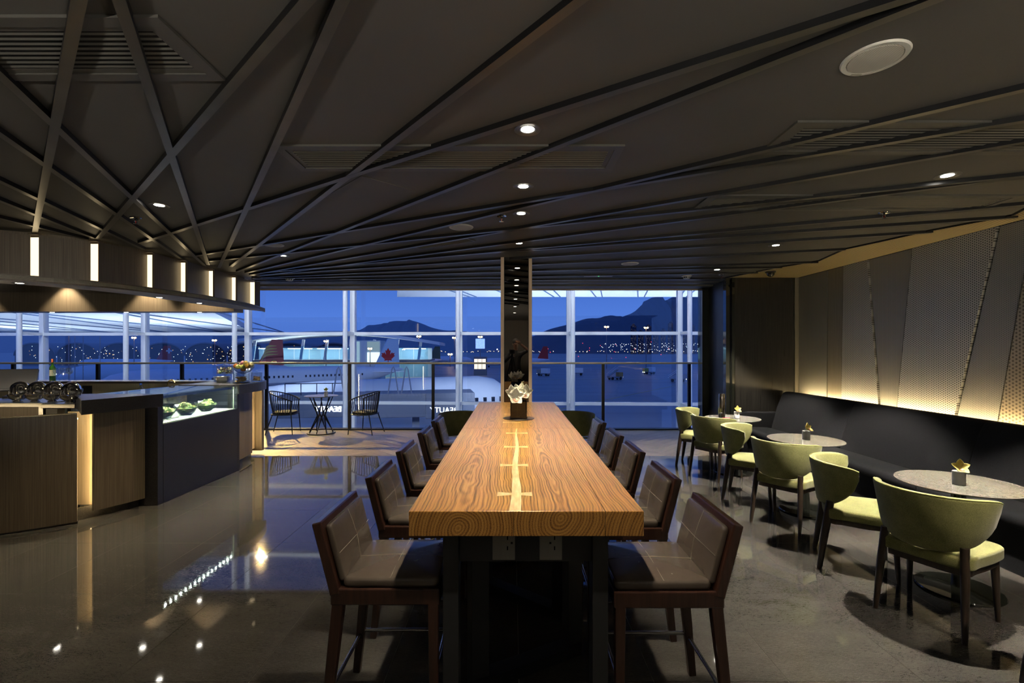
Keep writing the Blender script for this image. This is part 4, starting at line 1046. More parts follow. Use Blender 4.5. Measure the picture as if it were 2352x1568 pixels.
t = thing('water_bottle', (-5.33,6.75,0.9205), 0, 'small clear water bottle with blue cap behind the display case', 'bottle')
MB().lathe([(0,0),(0.032,0),(0.034,0.01),(0.034,0.17),(0.03,0.2),(0.013,0.235),(0.013,0.25)], 20).build('body', thing_glass, t, smooth=1)
MB().lathe([(0,0.2505),(0.016,0.2505),(0.016,0.275),(0,0.276)], 16).build('cap', M('blue_cap', (0.03,0.12,0.6), 0.4), t, smooth=1)
tp = MB().tube(spline([(0,0,0),(0,0,0.22),(0.03,-0.01,0.30),(0.10,-0.02,0.31),(0.13,-0.03,0.27)], 6), 0.009, 10).build('brass_tap', M('brass', (0.75,0.55,0.2), 0.2, metal=1), None, smooth=1, loc=(-5.02,6.85,0.9205))
tag(tp, 'curved brass tap behind the display case', 'tap')
pl_me = MB().lathe([(0,0.0),(0.06,0.0),(0.065,0.003),(0.106,0.013),(0.11,0.015),(0.106,0.016),(0.064,0.0065),(0,0.005)], 36).mesh('plate', 1)
for k in range(8):
    p = link('plate', pl_me, ceramic, None, loc=(-4.33,7.02,1.1905+k*0.0105)); tag(p, 'white plate in the stack on the counter end, number %s from the top' % ['eight','seven','six','five','four','three','two','one'][k], 'plate', 'stacked white plates')
t = thing('sweet_jar', (-4.49,7.36,1.1905), 0, 'footed glass jar of pale sweets with knobbed lid on the counter end', 'jar')
MB().lathe([(0,0),(0.055,0),(0.05,0.006),(0.012,0.02),(0.01,0.09),(0.03,0.105)], 24).build('foot', thing_glass, t, smooth=1)
MB().lathe([(0,0.106),(0.115,0.108),(0.12,0.115),(0.12,0.235),(0.117,0.235),(0.116,0.117),(0,0.114)], 32).build('jar', thing_glass, t, smooth=1)
MB().lathe([(0.123,0.237),(0.12,0.245),(0.06,0.262),(0.018,0.275),(0.012,0.285),(0.028,0.305),(0.018,0.325),(0,0.33)], 32).build('lid', thing_glass, t, smooth=1)
random.seed(11); m = MB()
for i in range(60):
    a, r = random.uniform(0,2*PI), 0.10*math.sqrt(random.random()); m.sphere((r*math.cos(a),r*math.sin(a),0.13+0.075*random.random()), random.uniform(0.012,0.019), 8, 5)
sw = m.build('sweets', grain(M('pale_sweets', (0.7,0.65,0.5), 0.5), [(0.35,(0.35,0.5,0.25)),(0.5,(0.75,0.70,0.55)),(0.65,(0.75,0.4,0.35))], ns=18, detail=1), t, smooth=1); sw['kind'] = 'stuff'
FBX, FBY = -4.16, 7.28
t = thing('fruit_bowl', (FBX,FBY,1.1905), 0, 'tall footed glass fruit bowl on the far end of the bar', 'fruit bowl')
MB().lathe([(0,0),(0.07,0),(0.065,0.006),(0.02,0.02),(0.016,0.05),(0.024,0.07),(0.014,0.09),(0.02,0.112)], 24).build('foot', thing_glass, t, smooth=1)
MB().lathe([(0,0.113),(0.03,0.115),(0.10,0.15),(0.15,0.205),(0.165,0.25),(0.161,0.25),(0.146,0.207),(0.097,0.154),(0.028,0.12),(0,0.118)], 36).build('bowl', thing_glass, t, smooth=1)
fr = [(-0.10,-0.02,0.235,0.045,(0.75,0.25,0.03),'orange'),(-0.04,-0.07,0.225,0.042,(0.55,0.6,0.12),'green apple'),(0.03,-0.07,0.225,0.042,(0.5,0.55,0.12),'green apple'),(0.085,-0.03,0.235,0.046,(0.85,0.5,0.1),'orange'),
      (0.10,0.05,0.25,0.042,(0.8,0.72,0.45),'pear'),(0.0,0.0,0.282,0.046,(0.7,0.25,0.35),'dragon fruit'),(-0.06,0.05,0.25,0.042,(0.25,0.09,0.1),'plum'),(0.03,0.07,0.245,0.044,(0.8,0.35,0.05),'orange'),(0.05,-0.02,0.285,0.04,(0.85,0.6,0.2),'peach'),(0.0,0.0,0.188,0.045,(0.7,0.3,0.05),'orange')]
for k, (dx, dy, dz, r, c, nm) in enumerate(fr):
    o = thing(nm.split()[-1] if nm != 'dragon fruit' else 'dragon_fruit', (FBX+dx,FBY+dy,1.19+dz), 0, '%s %s in the footed glass bowl' % (['leftmost','left front','middle front','right front','far right','pink topmost','dark left','rear','right topmost','lowest'][k], nm), 'fruit', 'fruit in the glass bowl')
    MB().sphere((0,0,0), r*0.93, 16, 10, (1,1,0.93)).build('flesh', M('fruit_%d' % k, c, 0.4), o, smooth=1)
    MB().tube([(0,0,r*0.85),(0.003,0,r*1.1)], 0.002, 5).build('stalk', leafm, o)
cookm = grain(M('cookie', (0.5,0.33,0.15), 0.8), [(0.35,(0.35,0.2,0.07)),(0.65,(0.65,0.47,0.25))], ns=35, detail=4, bmp=0.3, dist=0.003)
ck_me = MB().lathe([(0,0),(0.026,0),(0.03,0.004),(0.026,0.009),(0,0.011)], 14).mesh('cookie', 1)
random.seed(5)
for k, (x, y, r, h, lab) in enumerate(((-3.99,6.93,0.105,0.135,'wide glass jar of cookies on a dark plate at the counter end'),(-3.93,7.24,0.075,0.135,'narrower glass jar of biscuits at the tip of the counter'))):
    t = thing('cookie_jar', (x,y,1.1905), 0, lab, 'jar', 'cookie jars on the counter end')
    b0 = 0.0
    if k == 0:
        MB().lathe([(0,0),(0.09,0),(0.12,0.008),(0.118,0.010),(0.09,0.004),(0,0.004)], 32).build('plate', darkmetal, t, smooth=1); b0 = 0.0045
    MB().lathe([(0,b0),(r-0.004,b0),(r,b0+0.005),(r,h),(r-0.003,h),(r-0.003,b0+0.006),(0,b0+0.005)], 32).build('jar', thing_glass, t, smooth=1)
    MB().lathe([(r+0.002,h+0.001),(r,h+0.012),(0.015,h+0.016),(0.012,h+0.024),(0.02,h+0.034),(0,h+0.038)], 32).build('lid', thing_glass, t, smooth=1)
    for i in range(26 if k == 0 else 16):
        a, q = random.uniform(0,2*PI), (r-0.046)*math.sqrt(random.random())
        c = link('cookie', ck_me, cookm, None, loc=(x+q*math.cos(a),y+q*math.sin(a),1.1905+b0+0.014+i*(0.0024 if k == 0 else 0.0035))); c.rotation_euler = (random.uniform(-0.35,0.35),random.uniform(-0.35,0.35),0)
        tag(c, 'round golden cookie in the %s' % ('wide glass jar' if k == 0 else 'narrower glass jar'), 'cookie', 'cookies in the wide jar' if k == 0 else 'biscuits in the narrow jar')
# ================================================================== OUTSIDE: THE AIRPORT APRON
GZ = -8.0
apron = struct('ground_apron', MB().box(-4000,4000,14.5,6000,GZ-1,GZ), grain(M('apron_concrete', (0.2,0.2,0.21), 0.45), [(0.3,(0.26,0.25,0.25)),(0.7,(0.36,0.345,0.34))], (1,6,1), 0.02, 6))
linem = M('painted_line', (0.5,0.42,0.15), 0.6)
for k, (x, y, w, h, a) in enumerate(((8,70,0.4,60,20),(30,110,0.4,80,-35),(-6,160,160,0.5,4),(20,300,400,1.0,0))):
    MB().box(-w/2,w/2,-h/2,h/2,0.004,0.02).build('painted_line', linem, apron, loc=(x,y,GZ), rz=R(a))
# hills
def ridge(name, Yd, px, depth, mat, seed, z0=-8):
    pts = spline([(x,y,0) for x, y in px], 6); random.seed(seed)
    m = MB(); rows = []
    for j in range(9):
        f = j/8
        row = []
        for i, p in enumerate(pts):
            c = at(p.x, p.y, Yd); h = (c.z-z0)
            hh = h*math.cos((f-0.5)*PI*0.98)**0.8 if abs(f-0.5) < 0.5 else 0
            nz = noise.noise(Vector((i*0.33,j*0.9,seed)))*h*0.10*(1 if 0 < j < 8 and j != 4 else 0)
            row.append((c.x*(1+(f-0.5)*0.05), Yd+(f-0.5)*depth, z0+max(0,hh+nz)))
        rows.append(row)
    n = len(pts)
    vs = [p for r in rows for p in r]
    fs = [(j*n+i,j*n+i+1,(j+1)*n+i+1,(j+1)*n+i) for j in range(8) for i in range(n-1)]
    o = m.add(vs, fs).build(name, mat, None, smooth=180); o['kind'] = 'structure'; return o
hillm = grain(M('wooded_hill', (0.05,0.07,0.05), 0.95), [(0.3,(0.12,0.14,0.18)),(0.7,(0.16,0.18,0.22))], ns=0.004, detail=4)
hillf = M('hazed_far_hill', (0.35,0.38,0.42), 0.95)  # distance haze put into the colour, hence pale and bluish
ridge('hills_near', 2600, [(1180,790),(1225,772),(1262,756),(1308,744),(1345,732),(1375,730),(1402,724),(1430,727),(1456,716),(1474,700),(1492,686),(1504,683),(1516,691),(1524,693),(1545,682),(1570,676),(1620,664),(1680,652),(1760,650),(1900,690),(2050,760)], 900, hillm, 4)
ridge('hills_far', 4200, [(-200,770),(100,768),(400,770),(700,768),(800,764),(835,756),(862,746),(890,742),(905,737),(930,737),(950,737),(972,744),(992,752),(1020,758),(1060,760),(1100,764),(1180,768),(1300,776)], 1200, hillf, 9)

# ---- aircraft
whitep = M('white_aircraft_paint', (0.84,0.86,0.88), 0.3)
greyp = M('grey_belly_paint', (0.25,0.26,0.3), 0.4)
winm = M('cabin_window', (0.02,0.025,0.04), 0.2)
redp = M('red_tail_paint', (0.55,0.02,0.02), 0.35)
goldp = M('gold_tail_paint', (0.75,0.45,0.07), 0.35)
greenp = M('dark_green_tail_paint', (0.02,0.10,0.07), 0.35)
navyp = M('navy_tail_paint', (0.03,0.05,0.13), 0.35)
palep = M('pale_blue_tail_paint', (0.45,0.6,0.75), 0.35)
def fin_poly(h, c): return [(-0.15*c,0),(0.95*c,0),(0.36*c,h),(-0.10*c,h)]   # (along body towards the nose, up)
def aircraft(name, loc, head, ln, dia, tailm, label, fin_h=None, wings=True, windows=True, zc=None):
    t = thing(name, (loc[0],loc[1],GZ), head, label, 'aircraft', 'parked aircraft')
    r = dia/2; zc = zc or r+1.0
    prof = [(0,0.05,0.55),(0.03,0.2,0.5),(0.10,0.5,0.30),(0.2,0.8,0.12),(0.3,0.97,0.02),(0.36,1,0),(0.6,1,0),(0.86,1,0),(0.92,0.93,-0.03),(0.96,0.75,-0.10),(0.985,0.48,-0.2),(1.0,0.08,-0.3)]
    rs = [[(r*s*math.cos(2*PI*k/28), ln*f, zc+r*up+r*s*math.sin(2*PI*k/28)) for k in range(28)] for f, s, up in prof]
    MB().rings(rs).build('fuselage', whitep, t, smooth=60)
    h = fin_h or dia*1.5; c = h*0.85; zb = zc+r*0.7
    fp = fin_poly(h, c); fy = ln*0.02+0.15*c
    m = MB(); n = 4
    m.add([(-0.22,fy+a,zb+b) for a, b in fp]+[(0.22,fy+a,zb+b) for a, b in fp], [(0,1,2,3),(7,6,5,4)]+[(i,4+i,4+(i+1)%4,(i+1)%4) for i in range(4)])
    fin = m.build('tail_fin', tailm, t)
    for s in (-1, 1):
        MB().prism([(s*r*0.3,ln*0.10),(s*r*2.0,ln*0.035),(s*r*2.0,ln*0.06),(s*r*0.4,ln*0.17)], zc+r*0.35, zc+r*0.42).build('tailplane', whitep, t)
        if wings:
            MB().prism([(s*r*0.8,ln*0.40),(s*ln*0.46,ln*0.33),(s*ln*0.46,ln*0.36),(s*r*0.9,ln*0.60)], zc-r*0.45, zc-r*0.30).build('wing', greyp, t)
            MB().lathe([(0,0),(0.3*r,0.01),(0.42*r,1.0*r),(0.40*r,1.7*r),(0.34*r,1.7*r)], 18).xf(Matrix.Translation((s*ln*0.17,ln*0.50,zc-r*0.95)) @ Matrix.Rotation(R(-90),4,'X')).build('engine', whitep, t, smooth=1)
    if windows:
        m = MB(); k = 0; y = ln*0.2
        while y < ln*0.9:
            if int(y) % 13 > 1:
                for s in (-1, 1): m.box(s*r*0.985-0.06,s*r*0.985+0.06,y,y+0.35,zc+r*0.10,zc+r*0.10+0.5)
            y += 0.95
        o = m.build('cabin_windows', winm, t); o['kind'] = 'stuff'
    for (yy, xx) in ((0.88,0),(0.45,0.9),(0.45,-0.9)):
        MB().tube([(xx*r,ln*yy,zc-r*0.8),(xx*r,ln*yy,0.5)], 0.18, 8).tube([(xx*r-0.35,ln*yy,0.5),(xx*r+0.35,ln*yy,0.5)], 0.5, 14).build('landing_gear', darkmetal, t)
    return t, fy, zb, h, c, fin
# long white aircraft with the maple leaf
t, fy, zb, h, c, fin = aircraft('airliner', (-29.0,125.5), R(131.7), 62, 5.2, palep, 'white airliner with red maple leaf on its pale tail', 7.6)
leaf = [(0,-1),(0.06,-0.45),(0.5,-0.52),(0.42,-0.35),(0.9,0.08),(0.76,0.14),(0.84,0.42),(0.58,0.36),(0.5,0.5),(0.26,0.2),(0.36,0.74),(0.2,0.66),(0,1)]
leaf = leaf+[(-a,b) for a, b in leaf[-2:0:-1]]
for s in (-1, 1):
    MB().add([(s*0.24,fy+0.36*c+a*2.2,zb+2.2+2.2*(b+0.35)) for a, b in leaf], [tuple(range(len(leaf)))]).build('maple_leaf', M('maple_red_%d' % s, (0.5,0.03,0.02), 0.4), fin, solid=0.02)
# red tail with golden swirls
t, fy, zb, h, c, fin = aircraft('airliner', (-72.5,152), R(120), 55, 5.0, redp, 'airliner with golden swirls on its bright red tail', 8.2, windows=False)
for s in (-1, 1):
    for k in range(4):
        pts = [(s*0.25, fy+c*(0.82-0.05*k)-u*c*(0.72-0.07*k)+0.12*c*math.sin(u*PI), zb+0.6+0.9*k+u*(h*0.42)+0.9*math.sin(u*PI*1.2)) for u in [i/10 for i in range(11)]]
        m = MB(); w = [0.05+0.30*math.sin(PI*i/10) for i in range(11)]
        m.add([(p[0],p[1],p[2]-w[i]) for i, p in enumerate(pts)]+[(p[0],p[1],p[2]+w[i]) for i, p in enumerate(pts)], [(i,i+1,12+i,11+i) for i in range(10)])
        m.build('gold_swirl', goldp, fin, solid=0.02)
    MB().tube([(s*0.25,fy+0.25*c+0.75*math.cos(a)*(1-a/9),zb+0.9+0.75*math.sin(a)*(1-a/9)) for a in [i*0.4 for i in range(13)]], 0.16, 6).build('gold_swirl', goldp, fin)
# nearer fuselage behind the column
t, fy, zb, h, c, fin = aircraft('airliner', (-24.5,37.2), R(-58.1), 28.5, 5.6, greenp, 'nearest blue-white airliner fuselage behind the jet bridge', 0.5, wings=False, zc=4.25)
def text_mesh(o):
    dg = bpy.context.evaluated_depsgraph_get(); dg.update(); me = bpy.data.meshes.new_from_object(o.evaluated_get(dg)); n = o.name; q = bpy.data.objects.new(n, me); COL.objects.link(q); q.parent = o.parent; q.location = o.location; q.rotation_euler = o.rotation_euler
    for k_ in o.keys(): q[k_] = o[k_]
    bpy.data.objects.remove(o); q.name = n; return q
tx = bpy.data.curves.new('livery_text', 'FONT'); tx.body = 'CATHAY PACIFIC'; tx.size = 0.95; tx.extrude = 0.01
to = bpy.data.objects.new('livery_text', tx); COL.objects.link(to); to.parent = t; to.data.materials.append(greenp)
to.location = (2.83,9.2,4.15); to.rotation_euler = (R(90),0,R(90)); text_mesh(to)
for (px, py, Y, hd, tm, lab) in ((948,826,360,R(-95),navyp,'small white airliner with navy tail parked far off'),(1015,827,300,R(95),greenp,'far white airliner with dark green tail'),(1262,822,300,R(110),redp,'far airliner with red tail right of the column'),(398,829,260,R(100),redp,'far airliner with a red tail seen through the left windows'),(925,825,400,R(-80),palep,'very distant airliner with pale tail beside the maple leaf tail')):
    p = at(px, py, Y); aircraft('airliner', (p.x,p.y), hd, 46, 4.6, tm, lab, 8.0, windows=False)
for s in (-1, 1):
    q = [o for o in bpy.data.objects if o.get('label') == 'far airliner with a red tail seen through the left windows'][0]
    MB().box(s*0.26-0.01,s*0.26+0.01,1.6,2.4,8.6,11.4).box(s*0.26-0.01,s*0.26+0.01,0.6,3.4,9.6,10.4).build('white_cross', whitep, [c_ for c_ in q.children if c_.name.startswith('tail_fin')][0])

# ---- jet bridge in front of the nearest aircraft
jb = thing('jet_bridge', (-9.4,33.5,GZ), R(10), 'grey telescopic passenger jet bridge outside the window', 'jet bridge')
jg = M('jet_bridge_grey', (0.2,0.21,0.24), 0.5)
for k, (a, b, s) in enumerate(((-6.5,-1.0,1.05),(-1.2,3.4,1.2),(3.2,6.6,1.35))):
    MB().box(a,b,-1.2*s,1.2*s,5.2-0.1*k,6.6+0.12*s).build('tunnel', jg, jb, bevel=0.05)
for a in (-4,2.5): MB().box(a-0.25,a+0.25,-0.25,0.25,0,5.2).build('support', jg, jb)
for a in (-2.6,-1.6,1.0,1.9): MB().tube([(a-0.35,-1.2,6.7),(a-0.1,-1.2,8.4),(a,-1.2,8.6),(a+0.1,-1.2,8.4),(a+0.35,-1.2,6.7)], 0.05, 6).build('hoop', greyp, jb)
m = MB()
for a in range(-6,-1): m.tube([(a,-1.2,6.72),(a,-1.2,7.5)], 0.03, 6)
m.tube([(-6,-1.2,7.5),(-2,-1.2,7.5)], 0.03, 6).build('guard_rail', darkmetal, jb)

# ---- lit concourse
cg = pane('concourse_glass', (0.75,0.9,0.95), 0.04, 1.0)
cb = thing('concourse_building', (-60,170,GZ), R(4), 'lit glass airport concourse with white curved roof and slanting columns', 'building')
def vault(x0, x1, y0, y1, z0, rise, th, n=14):
    m = MB(); rs = []
    for i in range(n+1):
        f = i/n; x = x0+(x1-x0)*f; z = z0+rise*math.sin(PI*(0.12+0.88*f)*0.95)
        rs.append([(x,y0,z),(x,y1,z),(x,y1,z+th),(x,y0,z+th)])
    return m.rings(rs)
vault(-36,34,-5,22,11.2,4.6,1.1).build('roof', whitep, cb, smooth=30)
MB().box(-34,30,1.0,20,6.2,6.7).build('floor_slab', jg, cb)
MB().box(-34,30,0.0,0.4,5.4,6.3).build('balcony_band', jg, cb)
MB().box(-34,30,8,8.4,0,11).build('rear_wall', M('concourse_wall', (0.5,0.62,0.66), 0.6), cb)
for k in range(8): MB().bar((-33+k*8.4,0.8,6.6),(-32.0+k*8.4,0.8,14.0),0.9,0.7,up=(0,1,0)).build('slant_column', whitep, cb)
for k in range(12): MB().box(-34+k*5.3,-29.0+k*5.3,0.0,0.12,0.4,5.3).build('pane', cg, cb)
for k in range(12): MB().box(-34+k*5.3,-29.0+k*5.3,0.0,0.12,6.8,11.6).build('pane', cg, cb)
for k in range(6): MB().box(-32+k*10.4,-24+k*10.4,3,5,10.6,10.8).build('ceiling_lamp', glow('concourse_lamp_%d' % k, (0.8,0.95,1.0), 9), cb)
for k in range(6): MB().box(-32+k*10.4,-24+k*10.4,3,5,5.8,5.95).build('ceiling_lamp', glow('concourse_lamp_low_%d' % k, (0.8,0.95,1.0), 5), cb)
gh = thing('gate_house', (-46.5,150,GZ), 0, 'small brightly lit glass gate room beside the maple leaf tail', 'building')
MB().box(-5,4.5,0.3,6,0,13.2).build('body', M('gate_wall', (0.55,0.65,0.7), 0.6), gh)
MB().box(0.3,4.2,0.0,0.25,6.2,9.4).build('lit_window', glow('gate_light', (0.8,0.97,1.0), 1.1), gh)
MB().box(-4.4,-2.2,0.0,0.25,6.2,12.8).build('lit_window', glow('gate_light_dim', (0.5,0.75,0.9), 0.5), gh)
MB().box(0.3,4.2,0.0,0.25,9.7,12.8).build('upper_window', glow('gate_light_upper', (0.5,0.72,0.85), 0.35), gh)
# ---- distant vaulted terminal
litw = M('dark_glazing', (0.02,0.03,0.05), 0.3)
_v = N(litw, 'TexVoronoi'); _v.inputs['Scale'].default_value = 0.35; L(litw, coords(litw, (1,1,1)), _v.inputs['Vector'])
_e = ramp(litw, _v.outputs['Distance'], [(0.10,(1,1,1)),(0.16,(0,0,0))]); _c2 = N(litw, 'MixRGB'); _c2.blend_type = 'MULTIPLY'; _c2.inputs[0].default_value = 1
L(litw, _e, _c2.inputs[1]); L(litw, ramp(litw, _v.outputs['Color'], [(0.3,(0.0,0.0,0.0)),(0.55,(0.9,0.55,0.2)),(0.8,(0.5,0.8,1.0))]), _c2.inputs[2])
L(litw, _c2.outputs[0], bs(litw).inputs['Emission Color']); bs(litw).inputs['Emission Strength'].default_value = 1.6
vt = thing('vaulted_terminal', (-260,330,GZ), 0, 'distant terminal with a row of low arched roofs and scattered lights', 'building')
for k in range(9):
    x0 = -90+k*30
    out = [(x0+14.5*math.cos(PI*i/14)+14.5, 7.5+8.5*math.sin(PI*i/14)) for i in range(15)]
    MB().add([(a,0,b) for a, b in out]+[(a,40,b) for a, b in out]+[(a,0,b-0.8) for a, b in out]+[(a,40,b-0.8) for a, b in out],
             [(i,i+1,16+i,15+i) for i in range(14)]+[(30+i,45+i,46+i,31+i) for i in range(14)]+[(i,30+i,31+i,i+1) for i in range(14)]).build('arched_roof', jg, vt, smooth=60)
    MB().add([(a,1,b-0.9) for a, b in out]+[(out[-1][0],1,0),(out[0][0],1,0)], [tuple(range(17))]).build('glazed_front', litw, vt)
# ---- light masts
lampo = glow('sodium_lamp', (1.0,0.55,0.18), 40); 
masts = [(962,772,250,'lamp mast left of the mirrored column'),(1393,750,260,'twin lamp mast before the right hand hill'),(1484,752,240,'single bright lamp mast below the peak'),(1629,752,230,'lamp mast at the right edge of the window'),(1103,773,240,'lamp mast above the lit billboard'),(1044,775,260,'lamp mast beside a window column'),(749,783,165,'lamp mast in front of the concourse'),(850,800,140,'short lamp mast near the gate room'),(1618,757,250,'bright lamp mast near the right window column'),(974,811,430,'low lamp mast behind the far airliners'),(1034,813,300,'low lamp mast right of the far airliners'),
  (230,730,60,'highest of four orange lamps seen over the bar'),(191,745,66,'second highest of four orange lamps seen over the bar'),(172,757,72,'third highest of four orange lamps seen over the bar'),(158,764,78,'lowest of four orange lamps seen over the bar'),(308,775,200,'double lamp mast left of a window column'),(493,781,210,'lamp mast seen above the far end of the bar')]  # the four lamps over the bar are added for reflected pendant lamps
for (px, py, Y, lab) in masts:
    p = at(px, py, Y); t = thing('lamp_mast', (p.x,p.y,GZ), 0, lab, 'lamp mast', 'apron lamp masts')
    k = Y/240
    MB().tube([(0,0,0),(0,0,p.z-GZ)], [0.28*k,0.16*k], 8).build('pole', greyp, t, smooth=1)
    MB().box(-1.4*k,1.4*k,-0.15,0.15,p.z-GZ,p.z-GZ+0.25*k).build('crossarm', greyp, t)
    for s in (-1, 1): MB().sphere((s*0.7*k,-0.2*k,p.z-GZ-0.1*k), 0.42*k, 10, 6).build('lamp', lampo, t, smooth=1)
# ---- lit billboard
p = at(1103,789,200); t = thing('lit_billboard', (p.x,p.y,GZ), 0, 'square blue-white lit billboard standing on the apron', 'billboard')
MB().box(-1.95,1.95,-0.1,0.1,p.z-GZ-2.1,p.z-GZ+2.1).build('panel', grain(glow('x', (1,1,1), 1) if False else M('billboard_face', (0.1,0.2,0.5), 0.5, emit=(0.35,0.55,1.0), es=0.9), [(0.3,(0.1,0.2,0.5)),(0.7,(0.6,0.7,0.9))], ns=1.0), t)
MB().box(-0.2,0.2,0.0,0.2,0,p.z-GZ-2.1).build('post', greyp, t)
# ---- kiosks with bright fronts
p = at(1103,828,190); t = thing('service_building', (p.x,p.y,GZ), 0, 'low service building with bright warm windows under the billboard', 'building')
MB().box(-2.6,2.6,0,4,0,7.5).build('body', jg, t)
for k in range(3): MB().box(-2.4+1.6*k,-1.0+1.6*k,-0.1,0.0,2.6,6.6).build('lit_window', glow('warm_window_%d' % k, (1.0,0.8,0.6), 1.4), t)
# ---- vehicles and stairs on the apron
tyre = M('tyre', (0.01,0.01,0.01), 0.8)
def vehicle(px, py, Y, hd, colr, lab, kind):
    x = (px-CX)/F*Y; t = thing(kind, (x,Y,GZ), R(hd), lab, 'vehicle', 'apron vehicles')
    m = M('paint_'+lab[:18].replace(' ','_'), colr, 0.4)
    MB().box(-1.1,1.1,-0.2,4.6,0.6,1.1).build('chassis', greyp, t)
    MB().box(-1.1,1.1,3.1,4.7,1.1,2.6).build('cab', m, t, bevel=0.15)
    MB().box(-1.0,1.0,4.55,4.75,1.7,2.4).build('windscreen', winm, t)
    if kind == 'stair_truck':
        for k in range(9): MB().box(-0.9,0.9,2.6-0.42*k,3.0-0.42*k,3.7-0.3*k,3.8-0.3*k).build('step', whitep, t)
        for s in (-1, 1): MB().bar((s*0.95,3.2,4.7),(s*0.95,-0.7,1.9),0.06,0.06).build('handrail', whitep, t)
        MB().bar((0,3.0,3.5),(0,-0.6,1.2),1.6,0.25).build('ramp', greyp, t)
    else:
        MB().box(-1.1,1.1,-0.2,2.9,1.1,3.0).build('load_box', whitep, t, bevel=0.05)
    for sx in (-1, 1):
        for yy in (0.6, 3.7): MB().tube([(sx*0.9,yy,0.5),(sx*1.12,yy,0.5)], 0.5, 14).build('wheel', tyre, t)
    for sx in (-0.7, 0.7): MB().box(sx-0.15,sx+0.15,4.7,4.78,0.8,1.0).build('headlight', glow('headlight', (1,0.9,0.7), 8) if 'headlight' not in bpy.data.materials else bpy.data.materials['headlight'], t)
for v in ((1400,0,160,-70,(0.5,0.3,0.1),'passenger stair truck on the open apron','stair_truck'),(1338,0,190,80,(0.6,0.6,0.6),'white box van left of the stair truck','box_van'),(1502,0,200,100,(0.55,0.5,0.1),'yellow fronted van at the middle of the right window','box_van'),(1540,0,150,-110,(0.3,0.3,0.35),'second stair truck beside the window mullion','stair_truck'),(1260,0,185,60,(0.4,0.35,0.3),'small van just right of the column','box_van'),(1610,0,140,-60,(0.5,0.35,0.1),'dark service van near the right edge of the window','box_van')): vehicle(*v)
# ---- far residential towers
towm = M('tower_block', (0.03,0.04,0.08), 0.8)
_b = N(towm, 'TexBrick'); _b.inputs['Scale'].default_value = 0.16; _b.inputs['Mortar Size'].default_value = 0.045; _b.inputs['Color1'].default_value = (0,0,0,1); _b.inputs['Color2'].default_value = (1,0.85,0.6,1); _b.inputs['Mortar'].default_value = (0,0,0,1)
_b.inputs['Bias'].default_value = -0.72
L(towm, coords(towm, rot=(R(90),0,0)), _b.inputs['Vector']); L(towm, _b.outputs[0], bs(towm).inputs['Emission Color']); bs(towm).inputs['Emission Strength'].default_value = 0.35
random.seed(21)
for k in range(12):
    px = 1455+k*17; top = random.uniform(742,772)
    p = at(px, top, 1900); w = random.uniform(6.5,9.5)
    o = MB().box(-w,w,-w,w,0,p.z-GZ).box(-w*0.5,w*0.5,-w*0.5,w*0.5,p.z-GZ,p.z-GZ+6).box(-w*1.3,w*1.3,-w*0.4,w*0.4,0,p.z-GZ-4).build('tower_block', towm, None, loc=(p.x,1900,GZ))
    tag(o, 'slim lit residential tower below the right hand hill, %s from the left' % ['first','second','third','fourth','fifth','sixth','seventh','eighth','ninth','tenth','eleventh','twelfth'][k], 'tower', 'far residential towers')
random.seed(33)
def dots(name, lab, n, xr, yr, Y, r, m, cat):
    b = MB()
    for i in range(n):
        p = at(random.uniform(*xr), random.uniform(*yr), Y*random.uniform(0.95,1.05)); b.add([p+Vector(v)*r for v in ((1,0,0),(-1,0,0),(0,1,0),(0,-1,0),(0,0,1),(0,0,-1))], [(0,2,4),(2,1,4),(1,3,4),(3,0,4),(2,0,5),(1,2,5),(3,1,5),(0,3,5)])
    o = b.build(name, m, None); tag(o, lab, cat, kind='stuff')
dots('shore_lights', 'scatter of distant shore lights below the right hand hill', 170, (1380,1665), (788,806), 1400, 0.75, glow('white_dot', (0.9,0.95,1.0), 3.5), 'lights')
dots('runway_lights', 'line of runway lights along the horizon', 90, (880,1668), (805.5,808.5), 900, 0.55, glow('warm_dot', (1.0,0.7,0.4), 5), 'lights')
dots('apron_lights', 'scattered lights on the left of the apron', 110, (60,600), (795,830), 280, 0.16, glow('mixed_dot', (0.9,0.9,0.8), 5), 'lights')
dots('red_lights', 'small red obstruction lights among the towers', 24, (1250,1665), (780,835), 700, 0.5, glow('red_dot', (1.0,0.05,0.06), 4), 'lights')
# ---- outdoor canopies built in place of the hall roof's reflection, lit by added floodlights
canm = M('canopy_underside', (0.75,0.79,0.84), 0.6)
strutm = M('canopy_strut', (0.10,0.16,0.3), 0.6)
def canopy(poly, z, lab, struts, lamp):
    t = thing('reflection_canopy', (0,0,0), 0, lab, 'roof', 'terminal roof canopies')
    MB().prism(poly, z, z+0.5).build('shell', canm, t)
    for a, b in struts: MB().tube([(*a,z-0.02),(*b,z-0.02)], 0.06, 6).build('strut', strutm, t)
    return t
canopy([(-14,20),(-33,60),(-85,60),(-46,20)], 4.0, 'pale flat roof canopy seen over the bar', [((-16-6*k,24),(-28-7*k,58)) for k in range(7)]+[((-22-6*k,24),(-28-7*k,58)) for k in range(7)], None)
canopy([(-9,37),(-11,45),(30,45),(26,37)], 6.87, 'pale roof canopy across the top of the right window', [((-6+4*k,37.5),(-4+4*k,44.8)) for k in range(8)]+[((-5+4*k,37.5),(-3.4+4*k,44.8)) for k in range(8)], None)
